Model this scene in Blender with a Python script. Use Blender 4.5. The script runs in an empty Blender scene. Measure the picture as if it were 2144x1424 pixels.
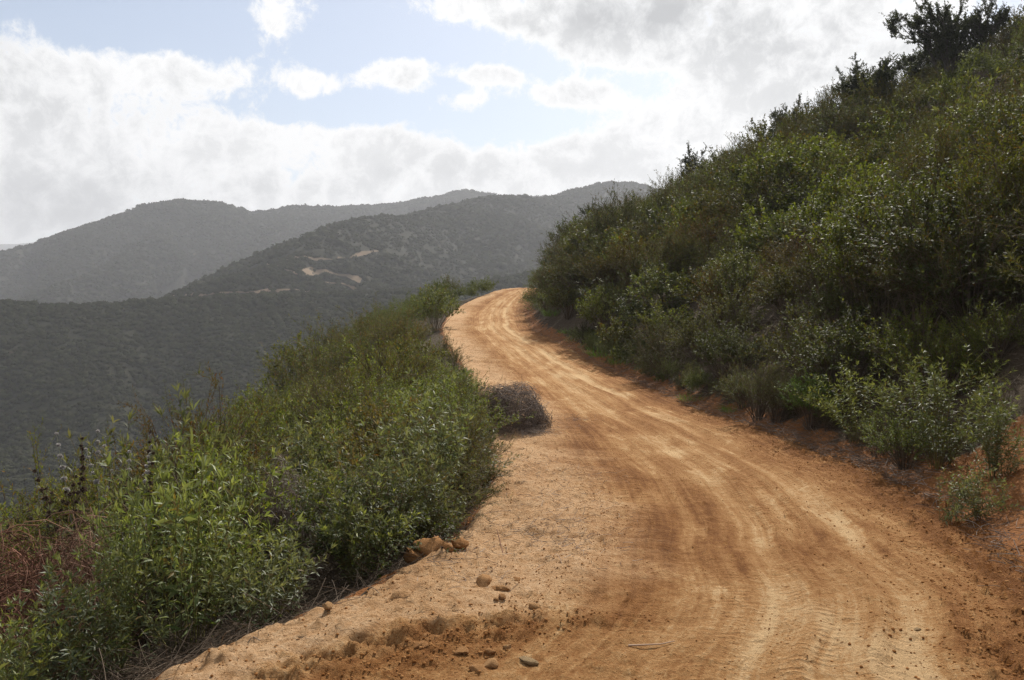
import bpy, math
import numpy as np
from mathutils import Vector, Matrix

# ------------------------------------------------------------------ camera, sky, sun, exposure
SC = bpy.context.scene
COL = SC.collection
W, H, F = 2144.0, 1424.0, 1683.0            # photograph size and focal length in its pixels
CAM_Z, HOR = 1.65, 640.0                    # eye height, horizon row
PITCH = math.atan((H / 2 - HOR) / F)
cam_d = bpy.data.cameras.new("camera"); cam = bpy.data.objects.new("camera", cam_d); COL.objects.link(cam)
cam.location = (0, 0, CAM_Z); cam.rotation_euler = (math.pi / 2 - PITCH, 0, 0)
cam_d.sensor_width = 36; cam_d.lens = 36 * F / W; cam_d.clip_start = 0.05; cam_d.clip_end = 20000
SC.camera = cam
SUN_AZ, SUN_EL = math.radians(18), math.radians(43)
SUNV = Vector((math.sin(SUN_AZ) * math.cos(SUN_EL), math.cos(SUN_AZ) * math.cos(SUN_EL), math.sin(SUN_EL)))
sun_d = bpy.data.lights.new("sun", 'SUN'); sun_d.energy = 5.0; sun_d.angle = math.radians(0.6); sun_d.color = (1, .95, .87)
sun = bpy.data.objects.new("sun", sun_d); COL.objects.link(sun)
sun.rotation_euler = SUNV.to_track_quat('Z', 'Y').to_euler(); sun.location = (0, 0, 60)
SC.view_settings.view_transform = 'Standard'; SC.view_settings.look = 'None'
SC.view_settings.exposure = 0.28; SC.view_settings.gamma = 1.0
try: SC.view_settings.use_curve_mapping = False
except Exception: pass
cy = SC.cycles
cy.use_denoising = True; cy.denoiser = 'OPENIMAGEDENOISE'; cy.denoising_input_passes = 'RGB_ALBEDO_NORMAL'; cy.denoising_prefilter = 'NONE'; cy.max_bounces = 5; cy.diffuse_bounces = 2; cy.glossy_bounces = 1
cy.transmission_bounces = 3; cy.volume_bounces = 0; cy.transparent_max_bounces = 8
cy.use_adaptive_sampling = True; cy.adaptive_threshold = 0.008
cy.sample_clamp_indirect = 4


class NT:
    """Short-hand for building node trees."""
    def __init__(s, tree): s.t = tree; s.n = tree.nodes; s.l = tree.links
    def node(s, typ, **kw):
        n = s.n.new(typ)
        for k, v in kw.items(): setattr(n, k, v)
        return n
    def put(s, sock, v):
        if isinstance(v, bpy.types.NodeSocket): s.l.new(v, sock)
        elif v is not None: sock.default_value = v
    def m(s, op, a, b=None, c=None, clamp=False):
        n = s.node('ShaderNodeMath', operation=op); n.use_clamp = clamp
        for i, v in enumerate((a, b, c)):
            if v is not None: s.put(n.inputs[i], v)
        return n.outputs[0]
    def mix(s, f, a, b, mode='MIX'):
        n = s.node('ShaderNodeMix', data_type='RGBA', blend_type=mode)
        s.put(n.inputs[0], f); s.put(n.inputs[6], a); s.put(n.inputs[7], b)
        return n.outputs[2]
    def noise(s, vec, scale, detail=4, rough=.55, out=0, dist=0):
        n = s.node('ShaderNodeTexNoise'); s.put(n.inputs['Vector'], vec); s.put(n.inputs['Scale'], scale)
        n.inputs['Detail'].default_value = detail; n.inputs['Roughness'].default_value = rough
        n.inputs['Distortion'].default_value = dist
        return n.outputs[out]
    def ramp(s, f, stops):
        n = s.node('ShaderNodeValToRGB'); e = n.color_ramp.elements
        while len(e) < len(stops): e.new(.5)
        for i, (p, c) in enumerate(stops):
            e[i].position = p; e[i].color = (c[0], c[1], c[2], 1) if not isinstance(c, (int, float)) else (c, c, c, 1)
        s.put(n.inputs[0], f); return n.outputs[0]
    def map(s, f, a, b, c=0., d=1., smooth=False):
        n = s.node('ShaderNodeMapRange'); n.interpolation_type = 'SMOOTHSTEP' if smooth else 'LINEAR'
        for i, v in enumerate((f, a, b, c, d)): s.put(n.inputs[i], v)
        return n.outputs[0]


# ---- world: Nishita sky with procedural clouds by direction
world = bpy.data.worlds.new("World"); SC.world = world; world.use_nodes = True
w = NT(world.node_tree); w.n.clear()
tc = w.node('ShaderNodeTexCoord'); sep = w.node('ShaderNodeSeparateXYZ'); w.l.new(tc.outputs['Generated'], sep.inputs[0])
dx, dy, dz = sep.outputs
sky = w.node('ShaderNodeTexSky'); sky.sky_type = 'NISHITA'; sky.sun_disc = False
sky.sun_elevation = SUN_EL; sky.sun_rotation = SUN_AZ; sky.air_density = 1.0; sky.dust_density = 1.2; sky.altitude = 200
yy = w.m('MAXIMUM', dy, .08)
px = w.m('DIVIDE', dx, yy); pz = w.m('DIVIDE', dz, yy)
zz = w.m('ADD', w.m('MAXIMUM', dz, 0), .22)
cv = w.node('ShaderNodeCombineXYZ'); w.l.new(w.m('DIVIDE', dx, zz), cv.inputs[0]); w.l.new(w.m('DIVIDE', dy, zz), cv.inputs[1])
n1 = w.noise(cv.outputs[0], 2.6, 9, .60, dist=.35)
n2 = w.noise(cv.outputs[0], 1.3, 5, .55)
n3 = w.noise(tc.outputs['Generated'], 9.0, 8, .62, dist=.25)
n4 = w.noise(tc.outputs['Generated'], 34.0, 8, .66, dist=.3)
def blobs(lst):
    tot = None
    for (u, v, ru, rv, wt) in lst:
        a = w.m('MULTIPLY', w.m('SUBTRACT', px, (u - 1072) / F), F / ru)
        b = w.m('MULTIPLY', w.m('SUBTRACT', pz, (HOR - v) / F), F / rv)
        r2 = w.m('ADD', w.m('MULTIPLY', a, a), w.m('MULTIPLY', b, b))
        g = w.m('MULTIPLY', w.m('EXPONENT', w.m('MULTIPLY', r2, -1.0)), wt)
        tot = g if tot is None else w.m('ADD', tot, g)
    return tot
front = w.map(dy, .15, .45, smooth=True)
cover = blobs([(60, 170, 240, 110, 1.), (400, 150, 170, 50, .95), (590, 40, 75, 80, 1.1), (855, 157, 110, 30, 1.35), (665, 185, 70, 32, 1.25),
               (965, 222, 60, 34, 1.25), (1035, 165, 70, 18, 1.1), (1215, 202, 130, 32, 1.4), (1300, 50, 360, 85, 1.05), (1000, 20, 180, 40, .7),
               (1750, 90, 460, 150, 1.1), (200, 350, 420, 110, 1.), (640, 300, 220, 70, .95), (950, 370, 420, 70, 1.), (1400, 280, 220, 60, .9),
               (1300, 350, 220, 60, .8), (400, 450, 700, 90, .9), (1500, 200, 160, 60, .6),
               (310, 50, 150, 40, -.8), (720, 70, 110, 70, -.6), (700, 240, 170, 30, -.8), (1090, 262, 170, 36, -1.0), (1340, 190, 110, 30, -.6), (930, 180, 60, 60, -.5), (1130, 160, 60, 40, -.5), (480, 110, 120, 40, -.4), (250, 90, 120, 30, -.3), (1100, 120, 80, 25, -.4), (30, 235, 60, 16, -.4), (1340, 180, 90, 24, -.4), (880, 90, 150, 30, -.4)])
grey = blobs([(90, 440, 260, 90, .9), (1330, 40, 260, 55, .9), (1800, 110, 400, 90, .6), (560, 395, 220, 30, .35), (0, 130, 130, 90, .5), (950, 360, 160, 30, .3), (160, 250, 170, 50, .3)])
nz = w.m('ADD', w.m('MULTIPLY', w.m('SUBTRACT', n3, .5), 2.1), w.m('MULTIPLY', w.m('SUBTRACT', n4, .5), 2.0))
dens_f = w.m('ADD', w.m('SUBTRACT', w.m('MINIMUM', cover, 1.05), .54), nz)
dens_b = w.m('SUBTRACT', n1, .52)
cf = w.map(dens_f, -.28, .28, .13, 1., smooth=True)
cb = w.map(dens_b, -.12, .12, .6, 1., smooth=True)
mixc = w.node('ShaderNodeMix', data_type='FLOAT'); w.put(mixc.inputs[0], front); w.put(mixc.inputs[2], cb); w.put(mixc.inputs[3], cf)
cmask = mixc.outputs[0]
shade = w.m('ADD', w.m('MULTIPLY', grey, front), w.m('MULTIPLY', w.m('SUBTRACT', n3, .48), 1.5))
shade = w.m('ADD', shade, w.m('MULTIPLY', w.m('SUBTRACT', n4, .5), .8))
shade = w.m('ADD', w.m('MULTIPLY', shade, .62), w.map(dens_f, .0, .75, -.22, .30))
ccol = w.ramp(shade, [(0., (1.10, 1.10, 1.10)), (.28, (.96, .965, .97)), (.65, (.70, .71, .72)), (1., (.50, .51, .525))])
backdim = w.map(dy, -.3, .6, .62, 1., smooth=True)      # clouds away from the sun are dimmer
cdim = w.mix(1.0, ccol, backdim, 'MULTIPLY')
bg1 = w.node('ShaderNodeBackground'); w.l.new(sky.outputs[0], bg1.inputs[0]); bg1.inputs[1].default_value = .10
bg2 = w.node('ShaderNodeBackground'); w.l.new(cdim, bg2.inputs[0]); bg2.inputs[1].default_value = .80
ms = w.node('ShaderNodeMixShader'); w.l.new(cmask, ms.inputs[0]); w.l.new(bg1.outputs[0], ms.inputs[1]); w.l.new(bg2.outputs[0], ms.inputs[2])
wo = w.node('ShaderNodeOutputWorld'); w.l.new(ms.outputs[0], wo.inputs[0])
world.cycles.sampling_method = 'MANUAL'; world.cycles.sample_map_resolution = 512


# ------------------------------------------------------------------ numeric helpers
def smooth(a, b, x):
    t = np.clip((x - a) / (b - a), 0, 1); return t * t * (3 - 2 * t)
def _hash(ix, iy, seed):
    n = (ix.astype(np.int64) * 374761393 + iy.astype(np.int64) * 668265263 + seed * 1442695041) & 0xFFFFFFFF
    n = ((n ^ (n >> 13)) * 1274126177) & 0xFFFFFFFF
    return ((n ^ (n >> 16)) & 0xFFFFFF) / float(0xFFFFFF)
def vnoise(x, y, seed=0):
    ix, iy = np.floor(x), np.floor(y); fx, fy = x - ix, y - iy
    fx = fx * fx * (3 - 2 * fx); fy = fy * fy * (3 - 2 * fy)
    a = _hash(ix, iy, seed); b = _hash(ix + 1, iy, seed); c = _hash(ix, iy + 1, seed); d = _hash(ix + 1, iy + 1, seed)
    return (a + (b - a) * fx + (c - a) * fy + (a - b - c + d) * fx * fy) * 2 - 1
def fbm(x, y, oct=4, seed=0, gain=.5):
    s, amp = 0, 1.
    for i in range(oct):
        s = s + amp * vnoise(x * 2 ** i + 17.3 * i, y * 2 ** i - 9.1 * i, seed + i); amp *= gain
    return s

def mk_mesh(name, V, faces, var=None, extra=None, smooth_=False, uv=None):
    """faces: list of (n,k) int arrays."""
    me = bpy.data.meshes.new(name)
    V = np.asarray(V, np.float32).reshape(-1, 3)
    faces = [np.asarray(f, np.int32) for f in faces if len(f)]
    me.vertices.add(len(V)); me.vertices.foreach_set("co", V.ravel())
    tot = np.concatenate([np.full(len(f), f.shape[1], np.int32) for f in faces])
    idx = np.concatenate([f.ravel() for f in faces])
    me.loops.add(len(idx)); me.loops.foreach_set("vertex_index", idx)
    me.polygons.add(len(tot)); st = np.concatenate([[0], np.cumsum(tot)[:-1]]).astype(np.int32)
    me.polygons.foreach_set("loop_start", st); me.polygons.foreach_set("loop_total", tot)
    if smooth_: me.polygons.foreach_set("use_smooth", np.ones(len(tot), bool))
    me.update(calc_edges=True); me.validate()
    at = dict(extra or {})
    if var is not None: at['var'] = var
    for k, a in at.items():
        A = me.attributes.new(k, 'FLOAT', 'POINT'); A.data.foreach_set("value", np.asarray(a, np.float32).ravel())
    if uv is not None:
        U = me.attributes.new('lane', 'FLOAT_VECTOR', 'POINT')
        uv3 = np.column_stack([uv, np.zeros(len(uv))]).astype(np.float32); U.data.foreach_set("vector", uv3.ravel())
    return me

class Bag:
    """Collects geometry for one mesh."""
    def __init__(s): s.V = []; s.F = {}; s.var = []; s.n = 0
    def add(s, V, Fc, var=None):
        V = np.asarray(V, float).reshape(-1, 3)
        s.V.append(V); s.F.setdefault(Fc.shape[1], []).append(Fc + s.n)
        s.var.append(np.full(len(V), .5) if var is None else np.asarray(var, float).ravel()); s.n += len(V)
    def arrays(s): return np.concatenate(s.V), [np.concatenate(v) for v in s.F.values()], np.concatenate(s.var)
    def mesh(s, name, smooth_=False):
        V, Fc, var = s.arrays(); return mk_mesh(name, V, Fc, var, smooth_=smooth_)

def unit(v): return v / (np.linalg.norm(v, axis=-1, keepdims=True) + 1e-9)

def tubes(paths, radii, sides=3):
    """paths (n,k,3), radii (n,k)"""
    n, k, _ = paths.shape
    T = unit(np.gradient(paths, axis=1)); d = unit(paths[:, -1] - paths[:, 0])
    ref = np.where(np.abs(d[:, 2:3]) > .8, np.array([[1., 0, 0]]), np.array([[0, 0, 1.]]))
    A = unit(np.cross(T, ref[:, None, :])); B = np.cross(T, A)
    ang = np.arange(sides) / sides * 2 * math.pi
    ring = A[:, :, None, :] * np.cos(ang)[None, None, :, None] + B[:, :, None, :] * np.sin(ang)[None, None, :, None]
    V = paths[:, :, None, :] + ring * radii[:, :, None, None]
    base = (np.arange(n) * k * sides)[:, None, None] + (np.arange(k - 1) * sides)[None, :, None]
    s0 = np.arange(sides)[None, None, :]; s1 = (s0 + 1) % sides
    Q = np.stack([base + s0, base + s1, base + sides + s1, base + sides + s0], -1).reshape(-1, 4)
    return V.reshape(-1, 3), Q

def leaves(rng, P, D, L, Wd, droop=.3, up=None, shape='fold'):
    """P base, D direction, L length, Wd width; returns V, F, var"""
    n = len(P); D = unit(D)
    up = np.tile([0, 0, 1.], (n, 1)) if up is None else up
    up = up + rng.normal(0, .35, (n, 3))
    S = unit(np.cross(D, up)); N = np.cross(S, D)
    L = np.broadcast_to(L, (n,))[:, None]; Wd = np.broadcast_to(Wd, (n,))[:, None]
    mid = P + D * L * .45 - N * L * droop * .12
    tip = P + D * L * .96 - N * L * droop * .55
    if shape == 'fold':
        l = mid + S * Wd * .5 + N * Wd * .18; r = mid - S * Wd * .5 + N * Wd * .18
        V = np.stack([P, l, mid, r, tip], 1).reshape(-1, 3)
        b = (np.arange(n) * 5)[:, None]
        Fc = np.concatenate([b + [0, 2, 1], b + [1, 2, 4], b + [0, 3, 2], b + [3, 4, 2]])
        k = 5
    else:
        V = np.stack([P, mid + S * Wd * .5, tip, mid - S * Wd * .5], 1).reshape(-1, 3)
        Fc = (np.arange(n) * 4)[:, None] + np.arange(4)[None, :]; k = 4
    return V, Fc, np.repeat(rng.random(n), k)

def rand_dir(rng, n):
    v = rng.normal(0, 1, (n, 3)); return unit(v)

# ------------------------------------------------------------------ terrain description
# rows read off the road: (image row, left edge px, right edge px, distance m)
ROWS = [(1424, 380, 2260, 3.55), (1330, 600, 2245, 4.0), (1250, 780, 2225, 4.6), (1180, 915, 2120, 5.3), (1110, 1005, 2050, 6.3), (1000, 1050, 1860, 8.3),
        (950, 1042, 1720, 10), (900, 1035, 1600, 12), (850, 1015, 1440, 15.5), (800, 1000, 1330, 20), (760, 975, 1240, 25), (720, 945, 1170, 30),
        (690, 930, 1112, 36), (655, 945, 1095, 44.5), (635, 975, 1100, 49), (620, 1008, 1110, 52.5), (602, 1060, 1122, 58)]
ty = [-60., -8, 1.5] + [r[3] for r in ROWS] + [62, 66, 70, 80, 100, 130]
tl = [-6., -3, -2.] + [(r[1] - 1072) / F * r[3] for r in ROWS] + [1.3, 5.5, 13, 36, 80, 140]
tr = [1., 2.2, 2.55] + [(r[2] - 1072) / F * r[3] for r in ROWS] + [4.4, 10, 18, 43, 88, 150]
tz = [0., 0, 0] + [CAM_Z - (r[0] - HOR) / F * r[3] for r in ROWS] + [2.95, 2.9, 2.9, 3, 3, 3]
_fy = np.concatenate([np.arange(-60, 3, .5), np.arange(3, 130, .1)])
def _sm(tab):
    v = np.interp(_fy, ty, tab)
    out = v.copy()
    for i, yv in enumerate(_fy):
        s = max(.12, abs(yv) * .045)
        wgt = np.exp(-((_fy - yv) / s) ** 2) * np.gradient(_fy); out[i] = (v * wgt).sum() / wgt.sum()
    return out
TL, TR, TZ = _sm(tl), _sm(tr), _sm(tz)
def roadL(y): return np.interp(y, _fy, TL)
def roadR(y): return np.interp(y, _fy, TR)
def roadZ(y): return np.interp(y, _fy, TZ)
HD = ([0, .3, .7, 1.2, 2, 3.3, 7, 12, 19, 26, 36, 60, 90, 120, 200, 400, 500], [0, .09, .33, .72, 1.45, 2.4, 4.3, 6.6, 10, 13.0, 17.2, 24, 30, 31, 10, -62, -62])
GD = ([0, .3, 1, 2, 3, 4, 6, 10, 20, 60, 75, 400], [0, -.13, -.32, -.52, -.8, -1.2, -2.6, -5.9, -15, -52, -62, -62])
def near_z(x, y):
    L, R, Z = roadL(y), roadR(y), roadZ(y)
    dr = np.maximum(x - R, 0); dl = np.maximum(L - x, 0)
    z = Z + np.interp(dr, *HD) + np.interp(dl, *GD)
    amp = np.clip((dr - .2) / 3, 0, 1) * .45 + np.clip((dl - .3) / 5, 0, 1) * .3
    z = z + amp * fbm(x / 3.5, y / 3.5, 3, 5) + np.clip(dr / 15, 0, 1) * 1.0 * fbm(x / 14, y / 14, 2, 9)
    z = z + np.clip(dr / .6, 0, 1) * np.clip(3 - dr, 0, 1) * .07 * fbm(x / .35, y / .35, 3, 21)
    return np.maximum(z, -62)

def P3(u, v, D, low=0.): return ((u - 1072) / F * D, D, CAM_Z + (HOR - v) / F * D - low)
RIDGES = [  # (slope, points) - crest lines; the land falls away on both sides
    (.42, [(-900, 560, 420), (-500, 590, 350), (-200, 609, 330), (0, 619, 330), (150, 629, 335), (330, 622, 350), (470, 616, 360), (700, 606, 370), (860, 600, 380), (1000, 588, 400), (1150, 560, 430), (1300, 520, 460)]),
    (.50, [(330, 622, 395), (390, 600, 402), (430, 588, 408), (500, 568, 415), (560, 553, 425), (605, 545, 440), (650, 505, 480), (700, 478, 520), (730, 463, 550), (800, 453, 600), (900, 438, 680), (1000, 420, 780), (1100, 414, 880), (1160, 409, 950), (1230, 386, 1050), (1270, 377, 1100), (1308, 378, 1120), (1345, 396, 1150), (1450, 425, 1200), (1700, 440, 1300)]),
    (.45, [(-500, 640, 900), (-200, 585, 900), (0, 541, 950), (130, 503, 980), (240, 460, 1000), (330, 429, 1020), (380, 423, 1030), (450, 430, 1060), (530, 446, 1100), (620, 430, 1150), (700, 434, 1200), (850, 426, 1300), (900, 416, 1320), (960, 403, 1350), (1020, 405, 1400), (1045, 412, 1400), (1150, 412, 1400)]),
    (.55, [(380, 423, 1030), (330, 500, 880), (240, 560, 780), (120, 600, 700)]),
    (.55, [(620, 430, 1150), (560, 500, 960), (480, 560, 840), (430, 600, 760)]),
    (.55, [(900, 438, 680), (880, 500, 600), (800, 560, 500), (760, 598, 420)]),
    (.30, [(-1500, 505, 3600), (-600, 492, 3500), (-300, 515, 3500), (-100, 520, 3500), (0, 511, 3500), (50, 509, 3500), (110, 503, 3500), (150, 512, 3500), (260, 520, 3600), (900, 540, 3800), (1700, 512, 3800)]),
]
_seg = []
for sl, pts in RIDGES:
    q = [P3(*p, 2.2 if p[2] < 2000 else 6) for p in pts]
    for a, b in zip(q[:-1], q[1:]): _seg.append((sl, a, b))
def far_z(x, y):
    z = np.full(x.shape, -62.0); top = np.full(x.shape, -62.0)
    for sl, a, b in _seg:
        ax, ay, az = a; bx, by, bz = b
        ex, ey = bx - ax, by - ay; l2 = ex * ex + ey * ey
        t = np.clip(((x - ax) * ex + (y - ay) * ey) / l2, 0, 1)
        d = np.hypot(x - ax - t * ex, y - ay - t * ey)
        k = math.hypot((ax + bx) / 2, (ay + by) / 2) * .012
        cr = az + t * (bz - az); zn = cr - sl * (np.sqrt(d * d + k * k) - k)
        m = zn > z; z = np.where(m, zn, z); top = np.where(m, cr, top)
    r = np.hypot(x, y); drop = top - z
    a = np.clip((r - 150) / 500, 0, 1)
    h = np.clip((z + 60) / 40, 0, 1)
    z = z + h * (a * 3.0 * fbm(x / 130, y / 130, 3, 31) * np.clip(r / 900, .12, 1) + np.clip(r / 700, .25, 1) * 1.4 * fbm(x / 38, y / 38, 3, 37))
    g = np.where(r < 480, np.clip(drop / 30, 0, 1), np.clip((drop - 25) / 45, 0, 1)) * np.clip((z + 60) / 25, 0, 1)
    sc = np.where(r < 480, 1., 2.2)
    gul = np.abs(fbm((x + .35 * y) / (42 * sc), y / (120 * sc), 3, 47)) * 2 - 1.25
    gul = np.minimum(gul, 0) * 1.3
    return z + g * gul * np.where(r < 480, 5.0, 11.0)
def in_near(x, y, m=0.): return (y > -24 - m) & (y < 104 + m) & (x - roadR(y) < 95 + m) & (roadL(y) - x < 74 + m)
def ground_z(x, y):
    x = np.asarray(x, float); y = np.asarray(y, float)
    return np.maximum(far_z(x, y), near_z(x, np.clip(y, -60, 129)) - np.maximum(y - 100, 0) * .8)

def hit(u, v, lo=2.5, hi=6000):
    """where the sight line of a pixel of the photograph meets the ground"""
    k = np.geomspace(lo, hi, 4000); x, y, z = P3(u, v, k); y = k
    g = ground_z(x, k); below = np.nonzero(z < g)[0]
    i = below[0] if len(below) else len(k) - 1
    return float(x[i]), float(k[i]), float(g[i])

# ------------------------------------------------------------------ materials
def new_mat(name):
    m = bpy.data.materials.new(name); m.use_nodes = True
    t = NT(m.node_tree); t.n.clear(); out = t.node('ShaderNodeOutputMaterial'); return m, t, out
def principled(t, out, col, rough=.9, bump=None, spec=.3):
    p = t.node('ShaderNodeBsdfPrincipled'); t.put(p.inputs['Base Color'], col); t.put(p.inputs['Roughness'], rough)
    p.inputs['Specular IOR Level'].default_value = spec
    if bump is not None: t.l.new(bump, p.inputs['Normal'])
    t.l.new(p.outputs[0], out.inputs[0]); return p
def attr(t, name, out='Fac'):
    a = t.node('ShaderNodeAttribute'); a.attribute_name = name; return a.outputs[out]
def bump(t, h, strength=.5, dist=.02, normal=None):
    b = t.node('ShaderNodeBump'); b.inputs['Strength'].default_value = strength; b.inputs['Distance'].default_value = dist
    t.put(b.inputs['Height'], h)
    if normal is not None: t.l.new(normal, b.inputs['Normal'])
    return b.outputs[0]
def rgb(*c): return (c[0], c[1], c[2], 1)

def dirt_mat():
    m, t, out = new_mat("packed_dirt")
    obc = t.node('ShaderNodeTexCoord').outputs['Object']
    pale, red, lane, tread, loose = attr(t, 'pale'), attr(t, 'red'), attr(t, 'lane', 'Vector'), attr(t, 'tread'), attr(t, 'loose')
    fine = t.noise(obc, 55, 6, .75); mid = t.noise(obc, 13, 6, .7); big = t.noise(obc, 1.3, 4, .6)
    def stretched(sx, sy, scale, det=5):
        st = t.node('ShaderNodeMapping'); st.inputs['Scale'].default_value = (sx, sy, 1); t.l.new(lane, st.inputs[0]); return t.noise(st.outputs[0], scale, det, .62, dist=.25)
    streak = stretched(1, .10, 7.0); scuff = stretched(1, .35, 3.2, 7)
    lines = stretched(1, .022, 17.0, 4)
    def crumbs(scale, cut):
        v = t.node('ShaderNodeTexVoronoi'); v.feature = 'F1'; t.l.new(obc, v.inputs['Vector']); v.inputs['Scale'].default_value = scale; v.inputs['Randomness'].default_value = 1
        sz = t.map(t.noise(obc, scale * .35, 3, .7), .45, .75, 0, cut)
        return t.m('MAXIMUM', t.m('SUBTRACT', sz, v.outputs['Distance']), 0)
    cr = t.m('MULTIPLY', t.m('ADD', t.m('MULTIPLY', crumbs(22, .42), 2.2), t.m('MULTIPLY', crumbs(48, .45), 1.2)), t.m('ADD', .25, loose))
    p2 = t.m('ADD', pale, t.m('MULTIPLY', t.m('SUBTRACT', streak, .5), .75))
    p2 = t.m('ADD', p2, t.map(scuff, .56, .68, 0, .26, smooth=True)); p2 = t.m('SUBTRACT', p2, t.map(scuff, .30, .44, .20, 0, smooth=True))
    p2 = t.m('ADD', p2, t.m('MULTIPLY', t.m('SUBTRACT', lines, .5), .75))
    p2 = t.m('ADD', p2, t.m('MULTIPLY', t.m('SUBTRACT', mid, .5), .80))
    p2 = t.m('ADD', p2, t.m('MULTIPLY', t.m('SUBTRACT', fine, .5), 1.0), clamp=True)
    c = t.ramp(p2, [(.05, (.165, .066, .020)), (.30, (.28, .128, .044)), (.60, (.425, .232, .094)), (.95, (.62, .42, .22))])
    sh = t.ramp(t.m('ADD', t.m('MULTIPLY', t.m('SUBTRACT', mid, .5), 1.2), t.m('ADD', fine, .02)), [(.22, (.34, .185, .080)), (.5, (.53, .325, .170)), (.8, (.64, .44, .26))])
    c = t.mix(red, c, sh)                                        # red attribute: 1 on the untravelled shoulder
    c = t.mix(t.map(big, .35, .7, 0, .22), c, rgb(.26, .115, .036))
    c = t.mix(t.map(cr, .0, .12, 0, .75), c, rgb(.20, .088, .028))
    s2 = t.node('ShaderNodeSeparateXYZ'); t.l.new(lane, s2.inputs[0])
    ph = t.m('ADD', t.m('MULTIPLY', s2.outputs[1], 2 * math.pi / .060), t.m('MULTIPLY', t.noise(obc, 9, 4, .7), 13))
    wave = t.m('MULTIPLY', t.m('SINE', ph), t.m('MULTIPLY', tread, t.map(t.noise(obc, 6, 4, .7), .42, .60, 0, 1)))
    c = t.mix(t.map(wave, -1, -.1, .42, 0), c, rgb(.26, .12, .04))
    hgt = t.m('ADD', t.m('MULTIPLY', fine, .8), t.m('ADD', t.m('MULTIPLY', mid, 1.0), t.m('MULTIPLY', cr, 1.5)))
    hgt = t.m('ADD', hgt, t.m('MULTIPLY', wave, .32)); hgt = t.m('ADD', hgt, t.m('MULTIPLY', lines, t.m('MULTIPLY', t.m('SUBTRACT', 1, red), 1.1)))
    principled(t, out, c, .95, bump(t, hgt, 1.0, .034), .08); return m

def bank_mat():
    m, t, out = new_mat("bank_soil")
    obc = t.node('ShaderNodeTexCoord').outputs['Object']
    fine = t.noise(obc, 34, 5, .7); mid = t.noise(obc, 4, 5, .65); lit = t.noise(obc, 90, 3, .7)
    bare = attr(t, 'bare')
    soil = t.ramp(fine, [(.25, (.17, .065, .022)), (.55, (.29, .125, .045)), (.8, (.38, .19, .08))])
    litter = t.ramp(lit, [(.3, (.035, .026, .016)), (.55, (.085, .062, .04)), (.8, (.20, .155, .11))])
    f = t.map(t.m('ADD', bare, t.m('MULTIPLY', t.m('SUBTRACT', mid, .5), 1.3)), .35, .6, smooth=True)
    c = t.mix(f, litter, soil)
    principled(t, out, c, .95, bump(t, t.m('ADD', fine, mid), .9, .05), .1); return m

def scrubland_mat():
    m, t, out = new_mat("scrubland_soil")
    obc = t.node('ShaderNodeTexCoord').outputs['Object']
    a = t.noise(obc, .09, 4, .6); b = t.noise(obc, .6, 4, .7)
    c = t.mix(t.map(b, .35, .65), rgb(.020, .021, .012), rgb(.034, .033, .019))
    c = t.mix(t.map(a, .62, .72, 0, .5), c, rgb(.14, .10, .055))
    principled(t, out, c, .95, bump(t, b, .6, 1.0), .1); return m

def leaf_mat(name, stops, trans=.35, rough=.42, spec=.45, tcol=(1.25, 1.35, .55)):
    m, t, out = new_mat(name)
    var = attr(t, 'var'); oi = t.node('ShaderNodeObjectInfo')
    c = t.ramp(var, stops)
    c = t.mix(1.0, c, oi.outputs['Color'], 'MULTIPLY')
    p = t.node('ShaderNodeBsdfPrincipled'); t.put(p.inputs['Base Color'], c); p.inputs['Roughness'].default_value = rough
    p.inputs['Specular IOR Level'].default_value = spec
    tr = t.node('ShaderNodeBsdfTranslucent'); t.put(tr.inputs[0], t.mix(1.0, c, rgb(*tcol), 'MULTIPLY'))
    mx = t.node('ShaderNodeMixShader'); mx.inputs[0].default_value = trans
    t.l.new(p.outputs[0], mx.inputs[1]); t.l.new(tr.outputs[0], mx.inputs[2]); t.l.new(mx.outputs[0], out.inputs[0])
    return m
def var_mat(name, stops, rough=.8, spec=.2, noise=0):
    m, t, out = new_mat(name); oi = t.node('ShaderNodeObjectInfo')
    c = t.mix(1.0, t.ramp(attr(t, 'var'), stops), oi.outputs['Color'], 'MULTIPLY')
    b = None
    if noise:
        n = t.noise(t.node('ShaderNodeTexCoord').outputs['Object'], noise, 5, .7)
        c = t.mix(t.map(n, .4, .75, 0, .5), c, t.mix(1.0, c, rgb(.55, .50, .45), 'MULTIPLY')); b = bump(t, n, .8, .02)
    principled(t, out, c, rough, b, spec); return m

M = {}
M['dirt'] = dirt_mat(); M['bank'] = bank_mat(); M['far'] = scrubland_mat()
M['broad'] = leaf_mat('broad_leaf', [(0, (.17, .11, .045)), (.07, (.11, .10, .04)), (.11, (.070, .098, .040)), (.6, (.132, .148, .076)), (1, (.21, .22, .125))], .42, .50, .34, (1.25, 1.2, .6))
M['small'] = leaf_mat('small_leaf', [(0, (.16, .10, .04)), (.10, (.10, .09, .035)), (.16, (.078, .094, .032)), (.7, (.115, .135, .048)), (1, (.19, .205, .08))], .40, .6, .2, (1.3, 1.3, .5))
M['needle'] = leaf_mat('needle_leaf', [(0, (.17, .095, .045)), (.14, (.12, .078, .036)), (.2, (.072, .076, .028)), (.75, (.098, .108, .038)), (1, (.155, .16, .06))], .38, .7, .12, (1.3, 1.3, .5))
M['mixed'] = leaf_mat('mixed_leaf', [(0, (.12, .075, .035)), (.12, (.09, .070, .03)), (.2, (.065, .075, .026)), (.7, (.10, .115, .040)), (1, (.15, .165, .060))], .38, .65, .15, (1.3, 1.3, .5))
M['sage'] = leaf_mat('sage_leaf', [(0, (.18, .13, .06)), (.15, (.12, .13, .06)), (.5, (.10, .145, .060)), (1, (.17, .20, .11))], .34, .5, .3)
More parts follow.
